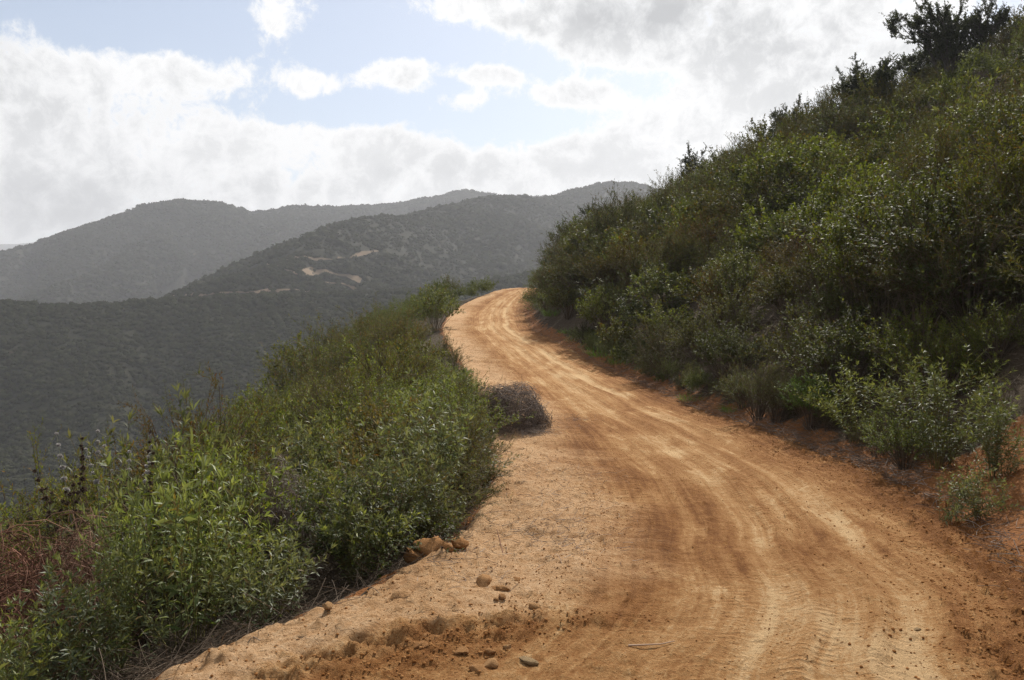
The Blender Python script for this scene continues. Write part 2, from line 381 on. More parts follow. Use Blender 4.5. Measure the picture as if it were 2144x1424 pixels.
M['oak'] = leaf_mat('oak_leaf', [(0, (.05, .05, .02)), (.5, (.045, .055, .020)), (1, (.08, .09, .035))], .22, .6, .2)
M['grass'] = leaf_mat('grass_blade', [(0, (.17, .15, .05)), (.3, (.09, .15, .03)), (1, (.13, .22, .04))], .4, .5, .3)
M['stem'] = var_mat('green_stem', [(0, (.10, .085, .03)), (.5, (.16, .15, .045)), (1, (.13, .085, .04))])
M['wood'] = var_mat('brown_twig', [(0, (.055, .038, .026)), (.5, (.10, .072, .048)), (1, (.17, .13, .095))])
M['dry'] = var_mat('dry_twig', [(0, (.07, .048, .036)), (.5, (.17, .13, .10)), (.85, (.28, .225, .185)), (1, (.44, .38, .32))])
M['bark'] = var_mat('bark', [(0, (.06, .05, .04)), (1, (.10, .085, .07))], noise=14)
M['flower'] = leaf_mat('pale_flower', [(0, (.46, .40, .42)), (.5, (.58, .54, .53)), (1, (.26, .28, .18))], .3, .6, .2, (1, 1, 1))
M['seed'] = var_mat('seed_head', [(0, (.045, .028, .020)), (.6, (.10, .062, .042)), (1, (.18, .12, .085))])
M['clod'] = var_mat('earth_clod', [(0, (.27, .12, .042)), (.5, (.42, .22, .09)), (1, (.54, .33, .16))], .95, .1, 16)
M['crumb'] = var_mat('soil_crumb', [(0, (.20, .085, .026)), (.3, (.30, .14, .048)), (.55, (.40, .21, .085)), (1, (.5, .3, .14))], .95, .05)
M['stone'] = var_mat('grey_stone', [(0, (.40, .27, .14)), (1, (.50, .36, .20))], .9, .1, 22)
M['crown'] = leaf_mat('far_crown', [(0, (.036, .031, .018)), (.3, (.037, .038, .020)), (.75, (.047, .050, .026)), (1, (.070, .072, .038))], .2, .9, .04)

# ------------------------------------------------------------------ terrain meshes
def put(name, me, mat, **props):
    o = bpy.data.objects.new(name, me); COL.objects.link(o)
    if mat is not None and not me.materials: me.materials.append(mat)
    for k, v in props.items(): o[k] = v
    return o

def scarp_t(y): return np.interp(y, [3.3, 3.55, 3.75, 3.95, 4.05, 4.2, 4.6, 5.3, 6.3, 8.3, 12, 15, 20], [.10, .12, .15, .19, .25, .33, .33, .31, .26, .22, .23, .28, .22]) + .03 * vnoise(y * 2.2, y * 0 + 3, 77) + .022 * vnoise(y * 9, y * 0 + 5, 78) + .014 * vnoise(y * 24, y * 0 + 5, 79)
def build_near():
    ya = [-24.]
    while ya[-1] < 2.6: ya.append(ya[-1] + max(.02, abs(ya[-1] - 2.6) * .15))
    while ya[-1] < 64: ya.append(ya[-1] + .0048 * ya[-1])
    while ya[-1] < 104: ya.append(ya[-1] + 1.0)
    Y = np.array(ya)
    trd = np.linspace(0, 1, 235)
    dr = np.concatenate([np.geomspace(.02, 95, 120)])
    dl = np.concatenate([np.geomspace(.015, 74, 110)])[::-1]
    nl, nt, nr = len(dl), len(trd), len(dr)
    L, R, Z = roadL(Y)[:, None], roadR(Y)[:, None], roadZ(Y)[:, None]
    lipn = .05 * fbm(Y * 3.1, Y * 0, 3, 3)[:, None] + .10 * vnoise(Y * .9, Y * 0 + 8, 4)[:, None]
    lip = np.clip(1.2 - np.abs(Y[:, None] - 5) / 14, 0.15, 1) * lipn
    X = np.concatenate([L + lip - dl[None, :], L + lip + (R - L - lip) * trd[None, :], R + dr[None, :]], 1)
    YY = np.repeat(Y[:, None], X.shape[1], 1)
    z = near_z(X, YY)
    t = (X - L) / (R - L)
    # --- the road bed: shoulder step, ruts, tread, loose clods (real relief)
    on = smooth(-.02, .02, t) * (1 - smooth(1.0, 1.06, t))
    st = scarp_t(YY)
    sharp = smooth(4.35, 4.0, YY)
    wdt = .045 + (1 - sharp) * .08
    should = 1 - smooth(st - wdt, st + wdt, t)
    step = (.055 * sharp + .045 * (1 - sharp)) * np.clip(1.2 - YY / 26, .1, 1)
    z = z + should * smooth(-.35, 0.02, t + .12) * step
    z = z + should * on * .035 * fbm(X * 2.3, YY * 2.3, 3, 11)
    # rubble under the step
    rub = np.exp(-((t - st - .055) / .05) ** 2) * sharp
    z = z + np.exp(-((t - st) / .03) ** 2) * sharp * .035 * fbm(X * 13, YY * 13, 4, 19, .65)
    z = z + rub * .030 * np.abs(fbm(X * 11, YY * 11, 4, 12)) + rub * .01
    z = z - .02 * np.exp(-((t - st - .16) / .09) ** 2) * sharp
    bed = smooth(st + .02, st + .10, t) * (1 - smooth(.93, 1.0, t))
    drift = -.085 * smooth(0, 1, np.clip((6.0 - YY) / 2.3, 0, 1))
    wob = drift + .025 * vnoise(YY * .35, YY * 0, 41) + .012 * vnoise(YY * 1.1, YY * 0, 42)
    tt = t + wob
    def lane(c, wd): return np.exp(-((tt - c) / wd) ** 2)
    tr1, tr2, tr3, tr4, tr5 = lane(.735, .032), lane(.55, .035), lane(.64, .02), lane(.42, .03), lane(.855, .028)
    z = z - bed * (.030 * tr1 + .022 * tr2 + .012 * tr3 + .015 * tr4 + .020 * tr5)
    z = z + bed * .022 * (np.exp(-((tt - .785) / .02) ** 2) + np.exp(-((tt - .60) / .018) ** 2) + np.exp(-((tt - .69) / .012) ** 2))
    fadeY = np.clip(1.6 - YY / 10, .0, 1)
    rip = np.sin((YY + .25 * (tt - .7) ** 2 * 6 + .06 * vnoise(X * 3, YY * 3, 52)) * 2 * math.pi / .085)
    band = np.clip(lane(.83, .045) + .9 * lane(.62, .06) * (YY < 5.2) + .5 * lane(.50, .05) + .6 * lane(.36, .05) * (YY > 4), 0, 1)
    patchy = smooth(-.25, .35, fbm(X * 1.6, YY * .9, 3, 53))
    z = z + bed * band * patchy * fadeY * .0035 * rip
    # far coarse diggings at the outer edge of the bend
    rip2 = np.sin((YY + X * .3) * 2 * math.pi / .55 + 2 * vnoise(X * 1.2, YY * .6, 55))
    z = z + on * np.exp(-((t - .22) / .13) ** 2) * smooth(18, 24, YY) * .035 * rip2
    rough = .25 + .9 * smooth(.82, 1.0, t) + .5 * should + .35 * patchy * (1 - np.clip(tr1 + tr2 + tr5, 0, 1))
    fz = fbm(X * 9, YY * 9, 4, 61, .6)
    z = z + on * rough * .010 * (np.abs(fz) - .3) * 2.0 * np.clip(2.2 - YY / 12, .2, 1)
    cl = np.clip(fbm(X * 17, YY * 17, 2, 67) - .55, 0, 1)
    z = z + on * (smooth(.8, .97, t) * .9 + .45 + .4 * should) * cl * .06 * np.clip(1.8 - YY / 9, 0, 1)
    z = z + on * .02 * fbm(X * .9, YY * .6, 2, 70)
    # outer lip breaks down in crumbs
    z = z + smooth(-.12, 0, t) * (1 - smooth(0, .06, t)) * .025 * fbm(X * 8, YY * 8, 3, 15)
    # --- colour masks of the ground itself
    pn = fbm(X * 1.4, YY * .55, 4, 81)
    pale = .36 + .16 * pn + .40 * tr1 * (.75 + .5 * vnoise(YY * .8, X * 0, 82)) + .20 * tr2 + .12 * tr3 + .15 * tr4 + .22 * tr5 * (YY < 7)
    pale = pale + .22 * smooth(5.4, 3.9, YY) * smooth(.95, .75, t)
    pale = pale + .14 * smooth(14, 26, YY) + .3 * np.clip(fbm(X * 2.4, YY * 1.2, 2, 83) - .55, 0, 1)
    pale = pale - .30 * smooth(.80, .96, t + .03 * pn) - .16 * np.exp(-((t - st - .10) / .09) ** 2) - .22 * rub
    pale = pale + .06 - .05 * smooth(.45, -.1, pn) * bed * smooth(9, 6.5, YY) * smooth(4.6, 5.6, YY)
    red = should * smooth(-.5, 0, t + .25 + .1 * pn) * (1 - .8 * sharp * smooth(st - .05, st - .005, t) * (t < st + .02))
    red = np.clip(red * (1 + .5 * pn), 0, 1)
    tread = bed * np.clip(.9 * lane(.83, .055) * (YY < 7) + 1.0 * lane(.90, .03) * (YY < 4.6) + .9 * lane(.62, .05) + .7 * lane(.50, .045) + .7 * lane(.37, .05) * (YY > 4) + .5 * lane(.70, .03), 0, 1) * smooth(-.35, .25, fbm(X * 1.3, YY * .7, 3, 57)) * np.clip(1.8 - YY / 12, .0, 1)
    tread = tread + .8 * on * np.exp(-((t - .24) / .10) ** 2) * smooth(6, 7, YY) * smooth(10, 9, YY)
    loose = np.clip(.15 + .9 * smooth(.80, .97, t + .05 * pn) + .5 * should + .35 * smooth(.2, -.4, pn) + .8 * rub, 0, 1.3)
    N = X.shape[1]; V = np.stack([X, YY, z], -1).reshape(-1, 3)
    ii = np.arange(len(Y) - 1)[:, None] * N + np.arange(N - 1)[None, :]
    Q = np.stack([ii, ii + 1, ii + N + 1, ii + N], -1)
    lanev = np.stack([((t + drift) * 3.9), YY], -1).reshape(-1, 2)
    bare = np.clip(.92 - np.maximum(X - R, 0) / (1.0 + 1.6 * smooth(8.4, 7.4, YY)) + .25 * smooth(8.4, 7.4, YY), 0, 1.2) * (X > R) + .75 * (X < L) * np.clip(1 - (L - X) / .5, 0, 1)
    def sub(name, c0, c1, mat, **pr):
        q = Q[:, c0:c1].reshape(-1, 4); used = np.unique(q); rm = np.full(len(V), -1); rm[used] = np.arange(len(used))
        me = mk_mesh(name, V[used], [rm[q]], extra={'pale': pale.ravel()[used], 'red': red.ravel()[used], 'bare': bare.ravel()[used], 'tread': tread.ravel()[used], 'loose': loose.ravel()[used]}, smooth_=True, uv=lanev[used])
        return put(name, me, mat, **pr)
    k0 = int(np.searchsorted(-dl, -.10)); k1 = nl + nt + int(np.searchsorted(dr, .06))
    sub('dirt_road', k0, k1, M['dirt'], kind='structure', label='orange dirt track rutted by tyres and curving round the hillside')
    sub('canyon_edge_ground', 0, k0, M['bank'], kind='structure', label='brown soil falling away below the outer edge of the track')
    sub('hillside_ground', k1, N - 1, M['bank'], kind='structure', label='red soil bank and hillside rising beside the track')
    from bisect import bisect
    return X, YY, z
GX, GY, GZ = build_near()
def near_surface(x, y):
    """height of the built near ground"""
    j = int(np.clip(np.searchsorted(GY[:, 0], y), 0, len(GY) - 1)); return float(np.interp(x, GX[j], GZ[j]))

def build_far():
    az = np.concatenate([np.arange(-180, -46, 2.5), np.arange(-46, 46, .125), np.arange(46, 180.1, 2.5)]); az = np.radians(az)
    r = [12.]
    while r[-1] < 6400: r.append(r[-1] * (1.0115 if r[-1] > 120 else 1.05))
    r = np.array(r); A, Rr = np.meshgrid(az, r); X = np.sin(A) * Rr; Y = np.cos(A) * Rr
    z = ground_z(X, Y); z = np.where(in_near(X, Y), z - 2.5, z)
    n = X.shape[1]; V = np.stack([X, Y, z], -1).reshape(-1, 3)
    ii = np.arange(len(r) - 1)[:, None] * n + np.arange(n - 1)[None, :]
    Q = np.stack([ii, ii + n, ii + n + 1, ii + 1], -1).reshape(-1, 4)
    me = mk_mesh('hills', V, [Q], smooth_=True)
    put('hills', me, M['far'], kind='structure', label='scrub covered hills across the canyon')
build_far()

# ------------------------------------------------------------------ far scrub and tracks
def ribbon_pts(px, step=4.0):
    P = [hit(u, v, 150) for (u, v) in px]; P = np.array(P)
    out = []
    for a, b in zip(P[:-1], P[1:]):
        n = max(1, int(np.hypot(*(b - a)[:2]) / step))
        for i in range(n): out.append(a + (b - a) * i / n)
    out.append(P[-1]); P = np.array(out)[:, :2]
    for _ in range(2): P[1:-1] = (P[:-2] + 2 * P[1:-1] + P[2:]) / 4
    return P
TRACKS = [
    ([(362, 620), (390, 618), (440, 617), (500, 615), (545, 613), (600, 609), (640, 610), (740, 611)], 3.2, 'lowest pale track cut along the foot of the far knoll'),
    ([(556, 556), (590, 566), (620, 574), (650, 580), (680, 588), (720, 593), (760, 599)], 3.6, 'pale track zigzagging down beside the far knoll'),
    ([(596, 548), (625, 541), (660, 543), (700, 545), (735, 541), (770, 530), (810, 527)], 4.2, 'uppermost pale track cut into the middle hill'),
    ([(640, 572), (665, 566), (700, 573), (740, 584), (757, 588)], 6.0, 'wide pale cutting on the middle hill above the zigzag track'),
]
TR_PTS = []
def far_surface(x, y): return ground_z(x, y)
for px_, wd, lab in TRACKS:
    c = ribbon_pts(px_); TR_PTS.append((c, wd)); tg = unit(np.gradient(c, axis=0)); nrm = np.stack([-tg[:, 1], tg[:, 0]], 1)
    rng = np.random.default_rng(5)
    offs = np.linspace(-1, 1, 7); wv = wd * (.72 + .55 * vnoise(np.arange(len(c)) * .4, np.zeros(len(c)), 8))
    P = c[:, None, :] + nrm[:, None, :] * offs[None, :, None] * wv[:, None, None] * .5
    z = ground_z(P[..., 0], P[..., 1]) + .22
    V = np.concatenate([P, z[..., None]], -1).reshape(-1, 3); k = 7
    ii = np.arange(len(c) - 1)[:, None] * k + np.arange(k - 1)[None, :]
    Q = np.stack([ii, ii + 1, ii + k + 1, ii + k], -1).reshape(-1, 4)
    me = mk_mesh('far_track', V, [Q], var=np.repeat(rng.random(len(c)), k), smooth_=True)
    put('far_track', me, None, kind='structure', label=lab)
    me.materials.append(M.setdefault('track', var_mat('far_dirt', [(0, (.13, .095, .06)), (1, (.25, .185, .125))], .95, .1, .35)))

def ico(sub=1):
    import bmesh
    bm = bmesh.new(); bmesh.ops.create_icosphere(bm, subdivisions=sub, radius=1)
    V = np.array([v.co[:] for v in bm.verts]); Fc = np.array([[v.index for v in f.verts] for f in bm.faces]); bm.free(); return V, Fc
ICO1, ICO2, ICO3 = ico(1), ico(2), ico(3)
def crown_proto(rng, nq, sub, qs):
    V, Fc = (ICO1, ICO2)[sub - 1]
    V = V * (1 + .28 * fbm(V[:, 0] * 2.1 + rng.random() * 99, V[:, 1] * 2.1 + V[:, 2] * 1.7, 2, 3))[:, None] * .80
    d = rand_dir(rng, nq); d[:, 2] = np.abs(d[:, 2]) * .9 - .1
    P = d * (.74 + .32 * rng.random(nq))[:, None]
    a = unit(np.cross(d + rng.normal(0, .7, (nq, 3)), rand_dir(rng, nq))); b = unit(np.cross(a, d + rng.normal(0, .5, (nq, 3))))
    s = qs * (.6 + .8 * rng.random(nq))[:, None]
    q = np.stack([P - a * s, P + b * s * .7, P + a * s, P - b * s * .7], 1).reshape(-1, 3)
    Fq = np.arange(nq * 4).reshape(-1, 4) + len(V)
    return np.concatenate([V, q]), Fc, Fq, np.concatenate([np.full(len(V), .25), np.repeat(rng.random(nq), 4)])
def scatter_crowns(name, label, X, Y, S, nq, sub, qs, seed, hscale=.8):
    rng = np.random.default_rng(seed); protos = [crown_proto(rng, nq, sub, qs) for _ in range(6)]
    Z = ground_z(X, Y); bag_V, Ft, Fq, var, n0 = [], [], [], [], 0
    kind = rng.integers(0, 6, len(X)); rot = rng.random(len(X)) * 6.283
    for k in range(6):
        i = np.nonzero(kind == k)[0]; V, fc, fq, vr = protos[k]
        c, s = np.cos(rot[i])[:, None], np.sin(rot[i])[:, None]
        sx = S[i][:, None]; sz = sx * hscale * (.8 + .5 * rng.random(len(i)))[:, None]
        x = (V[None, :, 0] * c - V[None, :, 1] * s) * sx + X[i][:, None]
        y = (V[None, :, 0] * s + V[None, :, 1] * c) * sx + Y[i][:, None]
        z = V[None, :, 2] * sz + Z[i][:, None] + sz * .18
        bag_V.append(np.stack([x, y, z], -1).reshape(-1, 3))
        off = (np.arange(len(i)) * len(V))[:, None, None] + n0
        Ft.append((fc[None] + off).reshape(-1, 3)); Fq.append((fq[None] + off).reshape(-1, 4))
        tone = rng.random(len(i))[:, None]
        var.append(np.clip(vr[None] * .55 + tone * .55 - .05, 0, 1).ravel()); n0 += len(i) * len(V)
    me = mk_mesh(name, np.concatenate(bag_V), [np.concatenate(Ft), np.concatenate(Fq)], np.concatenate(var), smooth_=False)
    return put(name, me, M['crown'], kind='stuff', label=label)
def off_tracks(X, Y, m=.1):
    keep = np.ones(len(X), bool)
    for c, wd in TR_PTS:
        for p in c[::1]: keep &= (X - p[0]) ** 2 + (Y - p[1] + .6) ** 2 > (wd * .5 + m) ** 2
    return keep
def polar_scatter(rng, n, r0, r1, a0=-41, a1=30):
    r = np.sqrt(rng.random(n) * (r1 ** 2 - r0 ** 2) + r0 ** 2); a = np.radians(a0 + (a1 - a0) * rng.random(n))
    return np.sin(a) * r, np.cos(a) * r
rng = np.random.default_rng(11)
def visible(X, Y, lift=2.0, steps=70):
    """keeps points the camera position could plausibly see (a few metres of lift)"""
    Z = ground_z(X, Y) + lift; ok = np.ones(len(X), bool)
    for f in np.linspace(.25, .97, steps):
        ok &= ground_z(X * f, Y * f) < CAM_Z + 1.5 + (Z - CAM_Z) * f + 2
    return ok
for (nm, lab, n, r0, r1, s0, s1, nq, sub, qs) in [
    ('canyon_scrub', 'dark rounded scrub covering the canyon wall below the far track', 56000, 130, 480, .8, 2.7, 46, 2, .24),
    ('hill_scrub', 'scrub covering the middle and back hills', 150000, 480, 1500, 1.0, 4.2, 9, 1, .42)]:
    X, Y = polar_scatter(rng, n, r0, r1); Z = ground_z(X, Y)
    k = (Z > -56) & ~in_near(X, Y); X, Y = X[k], Y[k]
    k = visible(X, Y); X, Y = X[k], Y[k]; k = off_tracks(X, Y); X, Y = X[k], Y[k]
    S = s0 + (s1 - s0) * rng.random(len(X)) ** 2.2 * (.45 + .8 * np.clip(fbm(X / 45, Y / 45, 3, 44) + .4, 0, 1))
    print(nm, len(X)); scatter_crowns(nm, lab, X, Y, S, nq, sub, qs, 3)
# far silhouette ridge
X, Y = polar_scatter(rng, 5000, 3300, 3700, -40, -20); S = 6 + 8 * rng.random(len(X)); scatter_crowns('ridge_scrub', 'scrub on the palest and farthest ridge', X, Y, S, 6, 1, .3, 4)

# ------------------------------------------------------------------ plant prototypes (meshes)
def hemi_paths(rng, n, height, radius, k=6, base=.08, lean=.9, sag=.15):
    az = rng.random(n) * 6.283; rr = np.sqrt(rng.random(n))
    P0 = np.stack([np.cos(az) * base * rng.random(n), np.sin(az) * base * rng.random(n), np.zeros(n)], 1)
    hh = height * np.sqrt(np.clip(1 - (rr * lean) ** 2, .05, 1)) * (.75 + .35 * rng.random(n))
    E = np.stack([np.cos(az) * rr * radius, np.sin(az) * rr * radius, hh], 1)
    t = np.linspace(0, 1, k)[None, :, None]
    mid = (P0 + E) / 2 + np.stack([-np.cos(az), -np.sin(az), 0 * az + 1], 1) * (radius * .18) * rng.random(n)[:, None] + rng.normal(0, .03, (n, 3))
    Pth = (1 - t) ** 2 * P0[:, None] + 2 * t * (1 - t) * mid[:, None] + t ** 2 * E[:, None]
    Pth[..., 2] -= sag * radius * (t[..., 0] ** 3) * rr[:, None]
    return Pth
def side_twigs(rng, paths, per, length, t0=.3, k=4, up=.25, wob=.25):
    n, K, _ = paths.shape; N = n * per
    pi = np.repeat(np.arange(n), per); t = (t0 + (1 - t0) * rng.random(N)) * (K - 1.001); i = t.astype(int); f = (t - i)[:, None]
    P0 = paths[pi, i] * (1 - f) + paths[pi, i + 1] * f; T = unit(paths[pi, i + 1] - paths[pi, i])
    out = P0 * [1, 1, .25]; D = unit(T * .7 + rand_dir(rng, N) * .9 + unit(out) * .45 + np.array([0, 0, up]))
    L = (length * (.5 + .8 * rng.random(N)))[:, None]; tt = np.linspace(0, 1, k)[None, :, None]
    bend = rng.normal(0, wob, (N, 1, 3)) * L[:, :, None]
    return P0[:, None] + D[:, None] * L[:, :, None] * tt + bend * tt ** 2
def along(rng, paths, per, t0=0., jitter=1.):
    n, K, _ = paths.shape
    t = t0 + (1 - t0) * (np.arange(per)[None, :] + jitter * rng.random((n, per))) / per; t = np.clip(t, 0, .999) * (K - 1)
    i = t.astype(int); f = (t - i)[..., None]; a = np.arange(n)[:, None]
    P = paths[a, i] * (1 - f) + paths[a, i + 1] * f; T = unit(paths[a, i + 1] - paths[a, i]); return P, T, t / (K - 1)
def taper(paths, r0, r1): return np.broadcast_to(np.linspace(r0, r1, paths.shape[1])[None], paths.shape[:2]).copy()
def paired_leaves(rng, bag, paths, gap, L, Wd, t0=.1, droop=.5, open_=1.1, tip=True):
    """opposite pairs up each stem, each pair turned a quarter from the last, and a tuft at the tip"""
    ln = np.linalg.norm(np.diff(paths, axis=1), axis=2).sum(1).mean(); per = max(3, int(ln * (1 - t0) / gap))
    P, T, t = along(rng, paths, per, t0, .35)
    n = P.shape[0]; ref = unit(np.cross(T, np.array([.3, .5, .1]))); B = np.cross(T, ref)
    ph = (np.arange(per) * math.pi / 2)[None, :] + rng.random((n, 1)) * 6.28 + rng.normal(0, .25, (n, per))
    for s in (0, math.pi):
        c, q = np.cos(ph + s)[..., None], np.sin(ph + s)[..., None]
        side = ref * c + B * q; op = open_ * (1.15 - .55 * t)[..., None]
        D = T * np.cos(op) + side * np.sin(op); ll = (L * (1.0 - .35 * t) * (.7 + .5 * rng.random(t.shape))).ravel()
        V, Fc, vr = leaves(rng, P.reshape(-1, 3), D.reshape(-1, 3), ll, ll * Wd, droop, T.reshape(-1, 3)); bag.add(V, Fc, vr)
    if tip:
        Pt = np.repeat(paths[:, -1], 6, 0); Tt = np.repeat(unit(paths[:, -1] - paths[:, -2]), 6, 0)
        D = unit(Tt * .9 + rand_dir(rng, len(Pt)) * .7); ll = L * (.5 + .4 * rng.random(len(Pt)))
        V, Fc, vr = leaves(rng, Pt, D, ll, ll * Wd, droop * .6, Tt); bag.add(V, Fc, np.clip(vr * .5 + .5, 0, 1))
def scatter_leaves(rng, bag, paths, per, L, Wd, t0=.1, open_=.9, droop=.2, shape='diamond'):
    P, T, t = along(rng, paths, per, t0); P = P.reshape(-1, 3); T = T.reshape(-1, 3)
    D = unit(T * math.cos(open_) + rand_dir(rng, len(P)) * math.sin(open_)); ll = L * (.6 + .7 * rng.random(len(P)))
    V, Fc, vr = leaves(rng, P, D, ll, ll * Wd, droop, None, shape); bag.add(V, Fc, vr)

def proto_leafy(seed, h=.75, r=.44, n=17, L=.098, side=3, mat='broad', Wd=.22, gap=.052):
    rng = np.random.default_rng(seed); m = hemi_paths(rng, n, h, r, 7, .12, .75, .1); s = side_twigs(rng, m, side, h * .32, .3, 5, .75)
    fb, sb = Bag(), Bag()
    paired_leaves(rng, fb, m, gap, L, Wd, .18); paired_leaves(rng, fb, s, gap * .9, L * .9, Wd, .1)
    for p, a, b in ((m, .0042, .0018), (s, .0022, .0012)): V, Q = tubes(p, taper(p, a, b)); sb.add(V, Q, np.repeat(rng.random(len(p)), len(V) // len(p)))
    return [('foliage', fb.mesh('foliage'), mat), ('stems', sb.mesh('stems'), 'stem')]
def proto_feathery(seed, h=1.2, r=.85, n=34, per=7, lv=30, L=.032, dead=0):
    rng = np.random.default_rng(seed); m = hemi_paths(rng, n, h, r, 7, .12, .85, .12)
    s = side_twigs(rng, m, per, h * .27, .35, 5, .35, .3); s2 = side_twigs(rng, s, 2, h * .11, .4, 3, .3)
    fb, sb = Bag(), Bag()
    scatter_leaves(rng, fb, s, lv, L, .26, .1, .75); scatter_leaves(rng, fb, s2, lv // 3, L, .26, .0, .7); scatter_leaves(rng, fb, m, 20, L, .26, .5, .8)
    for p, a, b in ((m, .009, .003), (s, .003, .0012), (s2, .0014, .0009)): V, Q = tubes(p, taper(p, a, b)); sb.add(V, Q, np.repeat(rng.random(len(p)), len(V) // len(p)))
    return [('foliage', fb.mesh('foliage'), 'needle'), ('stems', sb.mesh('stems'), 'wood')]
def proto_small(seed, h=.95, r=.75, n=40, per=6, lv=18, L=.034, Wd=.44, mat='small'):
    rng = np.random.default_rng(seed); m = hemi_paths(rng, n, h, r, 7, .12, .8, .05)
    s = side_twigs(rng, m, per, h * .24, .45, 4, .45); s2 = side_twigs(rng, s, 2, h * .1, .3, 3, .5)
    fb, sb = Bag(), Bag()
    scatter_leaves(rng, fb, s, lv, L, Wd, .1, .9, .3); scatter_leaves(rng, fb, s2, lv // 2, L, Wd, .0, .9, .3)
    for p, a, b in ((m, .007, .003), (s, .0028, .0013)): V, Q = tubes(p, taper(p, a, b)); sb.add(V, Q, np.repeat(rng.random(len(p)), len(V) // len(p)))
    return [('foliage', fb.mesh('foliage'), mat), ('stems', sb.mesh('stems'), 'wood')]
def proto_twigs(seed, h=.6, r=.55, n=150, per=4, th=.0016):
    rng = np.random.default_rng(seed); m = hemi_paths(rng, n, h, r, 7, .25, .9, .55)
    s = side_twigs(rng, m, per, h * .42, .25, 5, -.1, .55); bag = Bag()
    for p, a, b in ((m, th * 1.6, th * .7), (s, th, th * .5)): V, Q = tubes(p, taper(p, a, b)); bag.add(V, Q, np.repeat(rng.random(len(p)), len(V) // len(p)))
    return [('twigs', bag.mesh('twigs'), 'dry')]
def proto_tumble(seed, h=.62, r=.58, n=2600, L=.30, th=.0022):
    rng = np.random.default_rng(seed); d = rand_dir(rng, n); d[:, 2] = np.abs(d[:, 2]); rad = (.35 + .65 * rng.random(n) ** .4)
    lump_ = 1 + .30 * fbm(d[:, 0] * 1.7, d[:, 1] * 1.7 + d[:, 2], 3, seed)
    P = d * (rad * lump_)[:, None] * [r, r, h]
    T = unit(np.cross(d, rand_dir(rng, n)) + d * .15); B = -d * .5 + rand_dir(rng, n) * .55; ll = (L * (.4 + .9 * rng.random(n)))[:, None, None]; t = np.linspace(-.5, .5, 5)[None, :, None]
    Pth = P[:, None] + T[:, None] * ll * t + B[:, None] * ll * (t * t) * 1.5; Pth[..., 2] = np.maximum(Pth[..., 2], .0)
    e = int(n * .09); x = d[:e] * [1, 1, .8]; tt = np.linspace(0, 1, 5)[None, :, None]
    Pth[:e] = (P[:e] * .8)[:, None] + (x * .34 * r)[:, None] * tt * (.5 + rng.random((e, 1, 1))) + rand_dir(rng, e)[:, None] * .07 * tt ** 2
    V, Q = tubes(Pth, np.full((n, 5), th) * (.5 + .9 * rng.random((n, 1)))); b = Bag(); b.add(V, Q, np.repeat(rng.random(n) ** 1.3, 15))
    return [('twigs', b.mesh('twigs'), 'dry')]
def proto_tall_grass(seed, h=.25, r=.2, n=160, th=.0022):
    rng = np.random.default_rng(seed); az = rng.random(n) * 6.283; rr = r * np.sqrt(rng.random(n))
    P = np.stack([np.cos(az) * rr, np.sin(az) * rr, 0 * az], 1); D = unit(np.stack([np.cos(az) * .5 + rng.normal(0, .3, n), np.sin(az) * .5 + rng.normal(0, .3, n), np.ones(n)], 1))
    b = Bag(); ll = h * (.5 + .7 * rng.random(n)); V, Fc, vr = leaves(rng, P, D, ll, .007 + 0 * ll, .7, np.tile([0, 0, 1.], (n, 1))); b.add(V, Fc, vr)
    return [('blades', b.mesh('blades'), 'grass')]
def whorl(rng, bag, P, r, n=90, pale=False):
    d = rand_dir(rng, n); d[:, 2] *= .6; Pp = P + d * r * .25
    V, Fc, vr = leaves(rng, Pp, d, r * .95, r * .5, .2); bag.add(V, Fc, vr)
def proto_sage(seed, h=.62, n=13, spikes=7, pale=.5):
    rng = np.random.default_rng(seed); parts = proto_leafy(seed + 50, h, .36, n, .05, 2, 'sage', .28, .032)
    m = hemi_paths(rng, spikes, h * 1.75, .36, 6, .12, .3, 0)
    sb = Bag(); V, Q = tubes(m, taper(m, .003, .0014)); sb.add(V, Q)
    out = parts
    for j in range(spikes):
        b = Bag(); k = rng.integers(3, 7); V, Q = tubes(m[j:j + 1], taper(m[j:j + 1], .0028, .0014)); b.add(V, Q, np.full(len(V), .9))
        for q in range(k):
            f = 1 - q * .052; i = f * 4.999; a = int(i); P = m[j, a] * (1 - (i - a)) + m[j, a + 1] * (i - a)
            whorl(rng, b, P, .010 + .0018 * q)
        out.append(('flower_spike' if rng.random() < pale else 'seed_spike', b.mesh('spike'), 'flower' if out is None else None))
    res = []
    for nm, me, mt in out: res.append((nm, me, mt or ('flower' if nm == 'flower_spike' else 'seed')))
    return res
def proto_tree(seed, h=3.6, r=2.0, nl=9, cl=70, lv=90):
    rng = np.random.default_rng(seed); k = 7
    nt = 4; tr = hemi_paths(rng, nt, h * .85, r * .55, 7, .25, .5, 0); lb = side_twigs(rng, tr, nl, h * .34, .35, 5, .35, .25); tw = side_twigs(rng, lb, 5, h * .16, .4, 4, .3, .3)
    tb = Bag()
    for p, a, b in ((tr, .085, .03), (lb, .032, .012), (tw, .012, .004)):
        V, Q = tubes(p, taper(p, a, b), 6 if a > .05 else 4); tb.add(V, Q, np.repeat(rng.random(len(p)), len(V) // len(p)))
    t3 = side_twigs(rng, tw, 5, h * .09, .3, 3, .3); fb = Bag()
    scatter_leaves(rng, fb, t3, 30, .095, .5, .0, 1.0, .2); scatter_leaves(rng, fb, tw, 24, .095, .5, .3, 1.0, .2)
    return [('trunk', tb.mesh('trunk', True), 'bark'), ('crown', fb.mesh('crown'), 'oak')]

